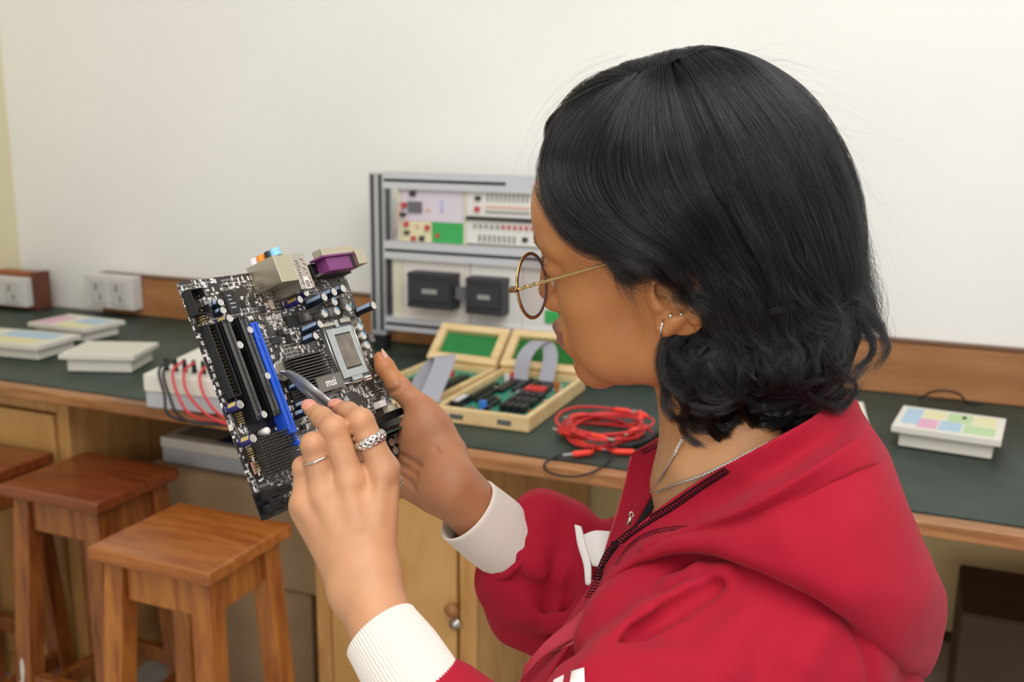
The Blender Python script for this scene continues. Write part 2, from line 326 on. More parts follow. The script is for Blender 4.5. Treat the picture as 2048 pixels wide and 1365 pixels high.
tray((75, 692), (162, 668), (-60, 640), 'large cream trainer unit with pink and blue panel at the left end', [(.5, .9, .1, .6, 1), (.05, .9, .75, .95, 2), (.1, .45, .1, .6, 3)], .04, .3)
tray((168, 658), (250, 640), (95, 632), 'cream trainer unit against the upstand behind the pink panelled one', [(.4, .9, .1, .5, 1), (.1, .8, .7, .95, 2), (.05, .4, .1, .6, 3)], .04, .2)
tray((1783, 850), (2003, 881), (1828, 812), 'white trainer unit with coloured panel on the right end of the worktop', [(.06, .22, .2, .9, 1), (.22, .4, .1, .5, 2), (.24, .45, .55, .9, 3), (.42, .62, .1, .5, 1), (.47, .7, .5, .9, 4), (.65, .93, .12, .45, 4), (.72, .92, .5, .9, 3), (.6, .64, .7, .82, 6)], .042)
tray((1640, 838), (1738, 846), (1690, 800), 'small cream trainer unit half hidden behind the raised hood', [(.1, .9, .1, .9, 3)], .045)
# wired unit
a, ux, uy, w, d = fourp((288, 748), (432, 762), (352, 640), BZ+.075)
w = max(w, .2); d = min(d, .33)
t = thing('trainer_unit', 'white and grey trainer unit with red and black wires behind the circuit board', 'trainer unit', (a[0], a[1], BZ), math.atan2(ux[1], ux[0]))
MB().bx(0, w, 0, d, .008, .04).build('base', mat('grey_plastic', 'b4b6bb', .45), t, bev=.003)
MB().hexa([(-.002, -.002, .04), (w+.002, -.002, .04), (w+.002, d, .04), (-.002, d, .04), (-.002, -.002, .075), (w+.002, -.002, .075), (w+.002, d, .10), (-.002, d, .10)]).build('case', M_cream, t, bev=.003)
for sx in (.03, w-.03):
    for sy in (.03, d-.03): MB().cyl((sx, sy, 0), (sx, sy, .008), .008).build('foot', M_cream, t)
m = MB()
for i in range(6): m.cyl((.03+.021*i, .03, .078), (.03+.021*i, .028, .103), .0055, .004, 8)
m.build('jack', mat('black_plastic', '17181a', .4), t)
mr = mat('red_rubber', 'c7353a', .45); mk = mat('black_rubber', '1a1a1c', .5)
for i, (xs, m_, sw, dn) in enumerate(((.07, mr, .05, .004), (.13, mr, .09, .004), (.095, mr, .12, .004), (.04, mk, .05, .006), (.05, mk, .09, .006))):
    P = crom([(xs, .03, .10), (xs+.01, -.02, .09), (xs+.03, -.035, .05), (xs+sw*.6+.03, -.04-.008*i, dn+.012), (xs+sw+.07, -.035-.004*i, dn), (xs+sw+.15, -.02, dn)], 6)
    MB().tube(P, .0028, 6).build('wire', m_, t, smooth=True)
# unit on the cardboard box
a = on_y(326, 930, 1.68); zt = float(on_y(450, 955, 1.66)[2])+.002
t = thing('trainer_unit', 'cream and grey trainer unit lying on the cardboard box under the worktop', 'trainer unit', (a[0], 1.68, zt))
MB().bx(0, .40, 0, .3, 0, .035).build('base', mat('grey_plastic', 'b4b6bb', .45), t, bev=.003)
MB().bx(-.002, .402, -.002, .3, .035, .06).build('case', M_cream, t, bev=.003)
MB().bx(.02, .13, .02, .27, .06, .0615).build('keypad', mat('panel_olive', '8f8b78', .5), t)
MB().bx(.135, .36, .02, .27, .06, .0615).build('panel', mat('panel_navy', '273253', .5), t)
# ---------------------------------------------------------------- rack with PLC panels
RY = 2.12
pa, pb = on_y(737, 346, RY), on_y(948, 679, RY)
rx0, rz1, rz0 = float(pa[0]), float(pa[2]), float(pb[2])
rx1 = rx0+.80
M_al = mat('aluminium', 'c3c6cc', .38, .55); M_slot = mat('slot_black', '1d2124', .5)
t = thing('equipment_rack', 'aluminium rack of control panels standing against the wall', 'equipment rack', (rx0, RY, BZ))
PW = .04
for x in (rx0, rx1-PW):
    MB().bx(x, x+PW, RY, RY+PW, rz0-.012, rz1).bx(x+.005, x+.013, RY-.0008, RY, rz0, rz1-.003, 1).bx(x+.027, x+.035, RY-.0008, RY, rz0, rz1-.003, 1).bx(x+PW, x+PW+.0008, RY+.014, RY+.026, rz0, rz1, 1).build('post', [M_al, M_slot], t, world=True)
    MB().bx(x+.004, x+PW-.004, RY+.004, RY+PW-.004, BZ+.0005, rz0-.012).build('foot', M_slot, t, world=True)
def zr(py, px=800): return float(on_y(px, py, RY)[2])
rails = [(344, 378), (484, 519), (636, 662)]
for (a, b_) in rails:
    z1, z0 = zr(a), zr(b_); zc = (z0+z1)/2
    m = MB().bx(rx0+PW, rx1-PW, RY, RY+PW, z0, z1)
    m.bx(rx0+PW+.002, rx1-PW if a > 400 else rx0+.36, RY-.001, RY, zc-.0035, zc+.0035, 1); m.build('rail', [mat('rail_white', 'd4d5da', .4, .3), M_slot], t, world=True)
M_pan = mat('panel_white', 'e6e4df', .5)
PY = RY+.012
def panel(name, x0, x1, z0, z1, m, dep=.004): return MB().bx(x0, x1, PY, PY+dep, z0, z1).build(name, m, t, world=True)
def sub(name, par, items, mats, box=True):
    m = MB()
    for (x, z, w, h, d, k) in items: m.bx(x-w/2, x+w/2, PY-d, PY, z-h/2, z+h/2, k)
    o = m.build(name, mats, None); o.data.transform(Matrix.Translation(-t.location)); o.parent = par; return o
def xr(px, py=430): return float(on_y(px, py, PY)[0])
def zp(py, px=850): return float(on_y(px, py, PY)[2])
mats_d = [mat('dark_component', '33343a', .5), mat('red_knob', 'c8434a', .45), mat('grey_component', '9b9a97', .5), mat('key_grey', '6c6a70', .5), mat('orange_print', 'e0b8a4', .6), mat('blue_print', 'b5b6dd', .6)]
up = zp(380), zp(484)
z0u, z1u = up[1], up[0]; zmid = zp(443)
panel('panel', xr(796), xr(803), z0u, z1u, mat('edge_cream', 'dcd6c0', .5))
P1 = panel('panel', xr(804), xr(926), zmid, z1u, mat('panel_lilac', 'dcd3de', .5))
sub('display', P1, [(xr(827), zp(388), .014, .012, .008, 0)], mats_d)
sub('keypad', P1, [(xr(831), zp(415), .036, .026, .006, 3)], mats_d)
sub('knob', P1, [(xr(809), zp(412), .013, .012, .012, 1), (xr(808), zp(431), .013, .008, .012, 0), (xr(856), zp(420), .01, .009, .002, 4), (xr(884), zp(412), .007, .03, .001, 5)], mats_d)
P2 = panel('panel', xr(804), xr(863), z0u, zmid-.001, mat('panel_yellow', 'e9e2b9', .5))
sub('terminal', P2, [(xr(814), zp(450), .009, .012, .01, 1), (xr(835), zp(453), .01, .01, .003, 4), (xr(856), zp(455), .009, .012, .01, 1), (xr(815), zp(467), .011, .008, .01, 0), (xr(828), zp(478), .009, .01, .01, 1), (xr(845), zp(477), .01, .011, .01, 0)], mats_d)
P3 = panel('panel', xr(864), xr(927), z0u, zmid-.001, mat('panel_green', '3fae5b', .5))
sub('label', P3, [(xr(875), zp(470), .009, .009, .003, 1)], mats_d)
panel('panel', xr(927), xr(933), z0u, z1u, mat('edge_cream', 'dcd6c0', .5))
for (ya, yb, k) in ((380, 432, 0), (441, 486, 1)):
    q = panel('panel', xr(934), xr(934)+.33, zp(yb, 940), zp(ya, 940), M_pan); za, zb = zp(ya, 940), zp(yb, 940); h = za-zb
    it = []
    x_ = xr(960)
    if k == 0:
        for i in range(10): it += [(x_+.02+i*.011, za-h*.25, .003, h*.28, .004, 2)]
        it += [(x_+.07, za-h*.62, .11, h*.10, .002, 4), (x_+.07, za-h*.8, .11, h*.08, .003, 2), (x_-.004, za-h*.3, .012, .009, .008, 0), (x_-.006, za-h*.72, .011, .011, .008, 1)]
    else:
        for i in range(12): it += [(x_-.012+i*.0145, za-h*.22, .006, .008, .006, 1 if i > 4 else 2)]
        for i in range(8): it += [(x_+i*.0125, za-h*.75, .006, h*.3, .003, 2)]
        it += [(x_+.115, za-h*.72, .012, .01, .006, 0)]
    sub('switch', q, it, mats_d)
MB().bx(xr(934), rx1-PW, RY+.004, RY+.014, zp(439, 940), zp(433, 940)).build('divider', M_slot, t, world=True)
l0, l1 = zp(640), zp(522)
panel('panel', xr(786, 560), xr(806, 560), l0, l1, mat('edge_cream', 'dcd6c0', .5))
for (a, b_, c, dd, e, f_) in ((807, 940, 833, 920, 543, 612), (942, 1045, 948, 1019, 553, 624)):
    q = panel('panel', xr(a, 580), xr(b_, 580), l0-.01, l1, mat('panel_warm', 'e3dad2', .5) if a < 900 else M_pan)
    X0, X1, Z0, Z1 = xr(c, 580), xr(dd, 580), zp(f_, (c+dd)/2), zp(e, (c+dd)/2); W_, H_ = X1-X0, Z1-Z0
    o = MB().bx(X0, X1, PY-.045, PY, Z0, Z1).bx(X0+.004, X1-.004, PY-.05, PY-.045, Z0+H_*.22, Z1-H_*.22).bx(X0, X1, PY-.048, PY-.045, Z1-H_*.12, Z1-H_*.04).bx(X0, X1, PY-.048, PY-.045, Z0+H_*.04, Z0+H_*.12).build('controller', mat('plc_black', '34363a', .5), None); o.data.transform(Matrix.Translation(-t.location)); o.parent = q
    sub('label', q, [(X0+W_*.52, Z0+H_*.5, W_*.34, H_*.13, .0512, 2)]+([(X0+W_*.09, Z0+H_*.72, W_*.16, H_*.1, .0485, 5)] if a < 900 else []), mats_d[:5]+[mat('plc_blue', '3e6cc0', .4)])
panel('panel', xr(1046, 580), rx1-PW, l0-.01, l1, M_pan)
q = panel('panel', xr(1090, 640), xr(1150, 640), zp(648, 1110), zp(622, 1110), mat('panel_green', '3fae5b', .5), -.003)
MB().bx(xr(921, 580)+.001, xr(948, 580)-.001, PY-.03, PY-.02, zp(596, 935), zp(572, 935)).build('connector_strip', mats_d[3], t, world=True)
P = crom([on_y(803, 408, PY-.012), on_y(796, 430, PY-.03), on_y(792, 455, PY-.03), on_y(786, 478, PY-.004)], 6)
MB().tube(P, .002, 6).build('wire', mat('pink_wire', 'd9a9a0', .5), t, smooth=True, world=True)
# ---------------------------------------------------------------- wooden trainer kits
M_pine = wood('pine', 'd9b67c', 'ecd3a2', 0, 6, .45, 8, .15, 'cfa768'); M_felt = mat('green_felt', '1f7d3c', .9, var=.12, vscale=40, sheen=.3)
M_pcbg = mat('green_pcb', '2c8a70', .45, var=.25, vscale=60); M_felt2 = mat('dark_green_felt', '14661f', .9, var=.12, vscale=40, sheen=.3)
def kit(fl, fr, bl, lidtop_px, label, felt, rib, w=None, hinge=None):
    a, ux, uy, w_, d = fourp(fl, fr, bl, BZ+.03); w = w or w_; h = .03
    t = thing('trainer_kit', label, 'trainer kit', (a[0], a[1], BZ), math.atan2(ux[1], ux[0])); T = .012
    m = MB().bx(0, w, 0, T, .001, h).bx(0, w, d-T, d, .001, h).bx(0, T, T, d-T, .001, h).bx(w-T, w, T, d-T, .001, h).bx(T, w-T, T, d-T, .001, .005); m.build('tray', M_pine, t, bev=.0015)
    pc = MB().bx(T, w-T, T, d-T, .014, .017).build('printed_board', M_pcbg, t)
    # lid, hinged at the back and leaning on the rack
    top = np.array(lidtop_px); loc = np.array([a[0], a[1], BZ]); rel = top-loc; by, bz_ = float(rel@uy), float(rel[2])
    ang = math.atan2(bz_-h+.004, by-d); L = math.hypot(by-d, bz_-h+.004)
    c, s = math.cos(ang), math.sin(ang)
    def tr(P): P = np.asarray(P, float); return np.stack([P[:, 0], d+.003+P[:, 1]*c-P[:, 2]*s, h-.006+P[:, 1]*s+P[:, 2]*c], 1)
    def lidmb(boxes):
        m = MB()
        for bb in boxes: m.bx(*bb)
        m.v = [tr(v) for v in m.v]; return m
    lidmb([(0, w, 0, T*1.6, 0, .02), (0, w, L-T*1.6, L, 0, .02), (0, T*1.6, T*1.6, L-T*1.6, 0, .02), (w-T*1.6, w, T*1.6, L-T*1.6, 0, .02)]).build('lid', M_pine, t, bev=.0015)
    lidmb([(T*1.6, w-T*1.6, T*1.6, L-T*1.6, .002, .008)]).build('felt_lining', felt, t)
    for sx in (.25, .75): MB().bx(w*sx-.014, w*sx+.014, -.0015, 0, .010, .020).build('clasp', mat('steel', 'b9b7b2', .3, 1.), t, bev=.0005)
    return t, w, d, T, pc
def kitparts(t, pc, name, items, mats_, cylr=False):
    m = MB()
    for (x, y, w, d, h, k) in items:
        if cylr: m.cyl((x, y, .017), (x, y, .017+h), w/2, n=12, mi=k)
        else: m.bx(x-w/2, x+w/2, y-d/2, y+d/2, .017, .017+h, k)
    o = m.build(name, mats_, pc); return o
kt, w, d, T, pc = kit((866, 812), (1058, 836), (925, 728), on_y(990, 664, 2.05), 'right wooden trainer kit with keypad and grey ribbon loop', M_felt2, 1)
mk_ = [mat('black_plastic', '17181a', .4), mat('red_key', 'd8302e', .4), mat('blue_pot', '3a7bd0', .4), mat('white_plastic', 'd9d5d2', .4), mat('orange_part', 'b0662c', .4), mat('silver_part', 'bcbcbc', .3, .8)]
kitparts(kt, pc, 'keypad', [(w*.60+w*.07*i, d*(.22+.13*j), w*.055, d*.10, .014, 1 if j == 3 else 0) for i in range(4) for j in range(4) if not (j == 3 and i == 3)], mk_)
kitparts(kt, pc, 'chip', [(w*x, d*y, w*a_, d*b_, .008, 0) for x, y, a_, b_ in ((.3, .72, .1, .36), (.44, .74, .06, .3), (.55, .72, .07, .3), (.7, .74, .17, .22), (.16, .45, .07, .5), (.36, .3, .06, .18), (.45, .24, .05, .2), (.26, .4, .05, .25))], mk_)
kitparts(kt, pc, 'potentiometer', [(w*.41, d*.16, w*.08, .02, .018, 2)], mk_, True)
kitparts(kt, pc, 'socket', [(w*.14, d*.2, w*.09, d*.2, .014, 0)], mk_); kitparts(kt, pc, 'relay', [(w*.14, d*.2, w*.06, d*.14, .016, 3)], mk_)
kitparts(kt, pc, 'capacitor', [(w*.8, d*.78, .014, .01, .015, 4), (w*.2, d*.82, .012, .012, .016, 3), (w*.24, d*.86, .01, .01, .018, 1), (w*.88, d*.66, .008, .01, .01, 4)], mk_, True)
kitparts(kt, pc, 'resistor', [(w*rng.uniform(.1, .92), d*rng.uniform(.12, .9), .004+.006*rng.random(), .003+.004*rng.random(), .004, int(rng.integers(3, 6))) for i in range(45)], mk_)
M_rib = mat('grey_ribbon', 'a0a0a8', .5)
def ribbon(t, P, wv, name='ribbon_cable'):
    P = crom(P, 8); G = np.stack([P+np.asarray(wv)*s for s in (-.5, .5)], 1); G2 = np.concatenate([G, (G-np.array([0, 0, .0012]))[:, ::-1]], 1); G2 = np.concatenate([G2, G2[:, :1]], 1)
    m = MB().grid(G2); return m.build(name, M_rib, t, smooth=False)
wr = (w*.17, 0, 0)
ribbon(kt, [(w*.36, d*.82, .026), (w*.36, d*.88, .07), (w*.44, d*.97, .096), (w*.54, d*1.0, .096), (w*.62, d*.95, .07), (w*.64, d*.84, .026)], wr)
kt2, w2, d2, T2, pc2 = kit((690, 790), (848, 812), (752, 708), on_y(762, 641, 2.05), 'left wooden trainer kit with green felt lid behind the thumb', M_felt, 0, w=.172)
kitparts(kt2, pc2, 'lamp', [(w2*.55, d2*.8, .012, .01, .012, 1)], mk_, True)
kitparts(kt2, pc2, 'chip', [(w2*x, d2*y, w2*.12, d2*.4, .008, 0) for x, y in ((.3, .5), (.5, .4), (.75, .6))], mk_)
ribbon(kt2, [(w2*.74, d2*.2, .022), (w2*.72, d2*.3, .06), (w2*.78, d2*.42, .09), (w2*.90, d2*.38, .095), (w2*1.0, d2*.22, .075), (w2*1.05, d2*.05, .042), (w2*1.10, .0, .036)], (.025, .045, 0))
# ---------------------------------------------------------------- test leads
c = on_z(1205, 862, BZ+.012); exx = np.linalg.norm(on_z(1100, 862, BZ+.012)-c)
M_red = mat('red_lead', 'cc2a2c', .4); M_redp = mat('red_plug', 'f0402e', .4)
for k in range(9):
    L = 'red test lead coiled in the heap on the worktop'
    t = thing('test_lead', 'red test lead coiled in the heap on the worktop', 'test lead', (c[0], c[1], BZ+.001), 0, 'red test leads in the coil')
    rx, ry = exx*rng.uniform(.62, .95), exx*rng.uniform(.55, .9); ph = rng.uniform(0, 6.28); off = rng.uniform(-.008, .008, 2); zb = .004+.0032*k
    n = 60; sp_ = rng.uniform(1.3, 1.9); P = []
    for i in range(n):
        th = ph+i/n*6.283*sp_; rr = 1+.06*math.sin(3*th+k)+.04*rng.normal()*.2
        P.append((off[0]+rx*rr*math.cos(th), off[1]+ry*rr*math.sin(th), zb+.004*math.sin(2*th+k)))
    MB().tube(P, .0024, 6).build('cable', M_red, t, smooth=True)
    for e, dn in ((0, 1), (-1, -2)):
        p0 = np.array(P[e]); q_ = nrm(p0-np.array(P[dn])); q_[2] = max(q_[2], -.02); pl = MB().tube([p0, p0+q_*.008, p0+q_*.03, p0+q_*.036], [.003, .0052, .0052, .0035], 10).build('plug', M_redp, t, smooth=True)
        MB().cyl(p0+q_*.036, p0+q_*.05, .0024, n=8).build('pin', mat('nickel', 'c9c6bf', .25, 1.), pl)
for nm, a_, b_, lab in (('test_lead', (1185, 905), (1132, 911), 'red plug lead with bare silver tip lying left of the coil'), ('test_lead', (1225, 904), (1282, 905), 'red plug lead lying at the front right of the coil')):
    p0, p1 = on_z(*a_, BZ+.007), on_z(*b_, BZ+.007); q_ = nrm(p1-p0); t = thing(nm, lab, 'test lead', p0)
    pts = crom([c+np.array([.0, -.03, -.004])+(np.array([.03, 0, 0]) if lab.startswith('red plug lead lying') else 0), (c+p0)/2+np.array([0, -.02, -.004]), p0], 6)
    MB().tube(pts, .0024, 6).build('cable', M_red, t, smooth=True, world=True)
    MB().tube([p0, p0+q_*.006, p0+q_*.034, p0+q_*.038], [.003, .0055, .0055, .0035], 10).build('plug', M_redp, t, smooth=True, world=True)
    MB().cyl(p0+q_*.038, p0+q_*.056, .0032, n=10).build('pin', mat('nickel', 'c9c6bf', .25, 1.), t, world=True)
def blackwire(P, label, r=.002):
    t = thing('black_cable', label, 'cable', P[0]); MB().tube(crom(P, 8), r, 6).build('cable', mk, t, smooth=True, world=True); return t
blackwire([on_z(1118, 912, BZ+.004), on_z(1092, 925, BZ+.004), on_y(1090, 938, BYF-.016), on_y(1110, 950, BYF-.022), on_y(1150, 954, BYF-.022), on_y(1185, 945, BYF-.017), on_z(1215, 925, BZ+.004), on_z(1222, 905, BZ+.004)], 'thin black cable looping over the worktop edge below the red leads')
t = blackwire([on_z(1235, 893, BZ+.006), on_z(1265, 890, BZ+.01), on_z(1295, 880, BZ+.012), on_z(1315, 868, BZ+.008), on_z(1330, 890, BZ+.006)], 'thick black plug lead at the right of the red coil', .0055)
blackwire([on_z(1838, 800, BZ+.003), on_z(1860, 786, BZ+.02), on_z(1890, 782, BZ+.03), on_z(1920, 790, BZ+.02), on_z(1935, 806, BZ+.003), on_z(1965, 808, BZ+.003)], 'black cable looped behind the coloured trainer unit', .0022)
# ================================================================= smooth bodies: distance fields meshed with surface nets (camera-axis metres)
def smin(a, b, k): h = np.clip(.5+.5*(b-a)/k, 0, 1); return b+(a-b)*h-k*h*(1-h)
def smax(a, b, k): return -smin(-a, -b, k)
def d_cone(p, a, b, ra, rb):       # round cone between a and b
    a, b = np.asarray(a, np.float32), np.asarray(b, np.float32); ba = b-a; L2 = float(ba@ba)+1e-12
    t = np.clip(((p-a)@ba)/L2, 0, 1); return np.linalg.norm(p-a-t[:, None]*ba, axis=1)-(ra+(rb-ra)*t)
def d_ell(p, c, r, R=None):
    q = p-np.asarray(c, np.float32)
    if R is not None: q = q @ np.asarray(R, np.float32)
    r = np.asarray(r, np.float32); k0 = np.linalg.norm(q/r, axis=1); k1 = np.linalg.norm(q/(r*r), axis=1); return k0*(k0-1)/(k1+1e-9)
def d_chain(p, J, k=.004):
    d = None
    for (a, ra), (b, rb) in zip(J[:-1], J[1:]):
        e = d_cone(p, a, b, ra, rb); d = e if d is None else smin(d, e, k)
    return d
def surface_nets(f, lo, hi, h, snap=2):
    lo = np.asarray(lo, float); B = 8; nb = np.ceil((np.asarray(hi)-lo)/(h*B)).astype(int)
    I = np.stack(np.meshgrid(*[np.arange(n) for n in nb], indexing='ij'), -1).reshape(-1, 3)
    d = np.concatenate([f((lo+(c+.5)*h*B).astype(np.float32)) for c in np.array_split(I, max(1, len(I)//200000))]); I = I[np.abs(d) < h*B*1.15]
    off = np.stack(np.meshgrid(*[np.arange(B+1)]*3, indexing='ij'), -1).reshape(-1, 3); keys = []; verts = []; edges = []
    N = (nb*B+2).astype(np.int64); key = lambda c: (c[..., 0]*N[1]+c[..., 1])*N[2]+c[..., 2]
    corner = np.array([(i, j, k) for i in (0, 1) for j in (0, 1) for k in (0, 1)])
    ce = [(a, b) for a in range(8) for b in range(a+1, 8) if np.abs(corner[a]-corner[b]).sum() == 1]
    for ch in np.array_split(I, max(1, len(I)//400)):
        if not len(ch): continue
        G = ch[:, None]*B+off; P = (lo+G*h).astype(np.float32).reshape(-1, 3); D = f(P).reshape(len(ch), B+1, B+1, B+1)
        c8 = np.stack([D[:, i:B+i, j:B+j, k:B+k] for i, j, k in corner], -1); s = (c8 < 0).sum(-1); m = (s > 0) & (s < 8)
        b, x, y, z = np.nonzero(m); v8 = c8[b, x, y, z]; acc = np.zeros((len(b), 3)); cnt = np.zeros(len(b))
        for a_, b_ in ce:
            va, vb = v8[:, a_], v8[:, b_]; cr = (va < 0) != (vb < 0); t = np.where(cr, va/(va-vb+1e-20), 0)
            acc += cr[:, None]*(corner[a_]+t[:, None]*(corner[b_]-corner[a_])); cnt += cr
        cell = ch[b]*B+np.stack([x, y, z], 1); keys.append(key(cell.astype(np.int64))); verts.append(lo+(cell+acc/cnt[:, None])*h)
        for ax in range(3):
            sl0 = [slice(None)]+[slice(0, B)]*3; sl1 = list(sl0); sl1[ax+1] = slice(1, B+1)
            A, C = D[tuple(sl0)], D[tuple(sl1)]; b, x, y, z = np.nonzero((A < 0) != (C < 0)); edges.append((ax, ch[b]*B+np.stack([x, y, z], 1), A[b, x, y, z] < 0))
    K = np.concatenate(keys); V = np.concatenate(verts); o = np.argsort(K); K, V = K[o], V[o]; F = []
    for ax, g, ins in edges:
        u, v = np.eye(3, dtype=int)[(ax+1) % 3], np.eye(3, dtype=int)[(ax+2) % 3]; g = g.astype(np.int64)
        q = np.stack([key(g-u-v), key(g-v), key(g), key(g-u)], 1); ok = (g-u-v >= 0).all(1); j = np.searchsorted(K, q); j[j >= len(K)] = 0; ok &= (K[j] == q).all(1)
        j = j[ok]; r = ins[ok]; j[~r] = j[~r][:, ::-1]; F.append(j)
    F = np.concatenate(F)
    for _ in range(snap):
        d = f(V.astype(np.float32)); g = sdf_grad(f, V, h*.5); V = V-np.clip(d, -h, h)[:, None]*g
    return V, F
def sdf_grad(f, V, e):
    P = V.astype(np.float32); g = np.stack([f(P+np.float32(e)*np.eye(3, dtype=np.float32)[i])-f(P-np.float32(e)*np.eye(3, dtype=np.float32)[i]) for i in range(3)], 1); return g/(np.linalg.norm(g, axis=1)[:, None]+1e-9)
def trace(f, px, py, z0=.45, z1=1.0):
    r = np.array([(px-1024)/FPX, (py-682.5)/FPX, 1.]); z = z0
    for _ in range(60):
        d = float(f((r*z)[None].astype(np.float32))[0]); z += d*.8
        if d < 2e-4 or z > z1: break
    return r*z
# ---------------------------------------------------------------- head (local millimetres: F forward, L her left, U up)
HR = np.array([[-.9422, -.2674, -.2017], [.0820, .3996, -.9130], [.3248, -.8768, -.3546]]); HT = np.array([.12051, -.05229, .72063])
def h2c(P): return np.asarray(P, float)/1000 @ HR.T + HT
def c2h(p): return ((p-HT.astype(np.float32)) @ HR.astype(np.float32))*np.float32(1000)
def hpx(P): X = h2c(P); return np.stack([1024+FPX*X[..., 0]/X[..., 2], 682.5+FPX*X[..., 1]/X[..., 2]], -1)
def on_head_L(px, py, L):           # local point on the plane L=const seen at a pixel
    r = np.array([(px-1024)/FPX, (py-682.5)/FPX, 1.]); n = HR[:, 1]; t = (HT@n+L/1000)/(r@n); return ((r*t-HT) @ HR)*1000
EARP = [(1392, 566), (1378, 545), (1350, 534), (1322, 538), (1311, 560), (1316, 588)]
def f_head(p):
    q = c2h(p); m = q.copy(); m[:, 1] = np.abs(m[:, 1])
    d = d_ell(q, (-4, 0, 47), (95, 74, 87))
    d = smin(d, d_ell(q, (42, 0, 52), (55, 60, 52)), 18)
    d = smin(d, d_ell(q, (44, 0, -2), (46, 53, 62)), 16)
    d = smin(d, d_ell(q, (69, 0, -67), (19, 22, 17)), 16)
    d = smin(d, d_cone(m, (70, 8, -69), (20, 45, -50), 13, 13), 16)
    d = smin(d, d_cone(m, (20, 45, -50), (2, 58, 0), 14, 13), 16)
    d = smin(d, d_ell(m, (57, 37, -4), (22, 22, 19)), 14)
    d = smin(d, d_ell(m, (48, 34, -36), (30, 24, 32)), 16)
    d = smin(d, d_ell(q, (80, 0, -40), (18, 27, 24)), 12)
    d = smin(d, d_cone(m, (90, 10, 36), (72, 46, 40), 8, 8), 9)
    d = smax(d, -d_ell(m, (93, 30, 24), (13, 16, 9)), 9)
    d = smin(d, d_ell(m, (76, 31, 24), (13.5, 15, 12)), 3)
    d = smin(d, d_cone(m, (87, 24, 27.5), (77, 43, 27), 2.6, 2.2), 2.5)
    d = smin(d, d_cone(m, (87, 24, 20.5), (77, 42, 21), 2.2, 2.), 2.5)
    d = smin(d, d_cone(q, (89, 0, 32), (99.5, 0, -6), 6.5, 8.), 8)
    d = smin(d, d_ell(m, (92, 11, -12), (10, 7.5, 7.5)), 5)
    d = smax(d, -d_ell(m, (94, 6.5, -19), (5, 3.5, 4)), 2.5)
    d = smin(d, d_cone(m, (97.5, 0, -36), (88, 20, -41), 5.2, 2.8), 4)
    d = smin(d, d_cone(m, (95.5, 0, -48), (87, 18, -44), 6.2, 3.), 4)
    d = smax(d, -d_cone(m, (104, 0, -42), (90, 24, -42.5), 1.5, .8), 2)
    d = smax(d, -d_cone(m, (102, 0, -58), (90, 14, -58), 3.5, 3), 9)
    return d/1000, q
def f_ear(q):          # near ear; built from folds placed on the side of the skull
    d = d_ell(q, EAR_C, (19, 4.5, 27), EAR_R)
    e = [on_head_L(*k, 78) for k in ((1392, 640), (1399, 610), (1396, 575), (1375, 548), (1342, 538), (1318, 548), (1313, 572))]
    hel = d_chain(q, [(v, 4.2) for v in e], 2); d = smin(d, hel, 3)
    an = [on_head_L(*k, 77) for k in ((1350, 640), (1375, 625), (1384, 600), (1375, 572))]
    d = smin(d, d_chain(q, [(v, 3.6) for v in an], 2), 3.5)
    d = smin(d, d_cone(q, on_head_L(1330, 655, 75), on_head_L(1348, 640, 75), 6.5, 6.5), 4)
    d = smin(d, d_cone(q, on_head_L(1313, 590, 76), on_head_L(1317, 612, 76), 4.6, 4.2), 5)
    d = smax(d, -d_cone(q, on_head_L(1338, 590, 80), on_head_L(1352, 610, 80), 8.5, 7.5), 2.5)
    d = smax(d, -d_cone(q, on_head_L(1327, 574, 78), on_head_L(1326, 592, 58), 6.2, 5), 2)
    return d
EAR_C = on_head_L(1352, 598, 73); EAR_R = np.array([[.97, 0, .24], [0, 1, 0], [-.24, 0, .97]])
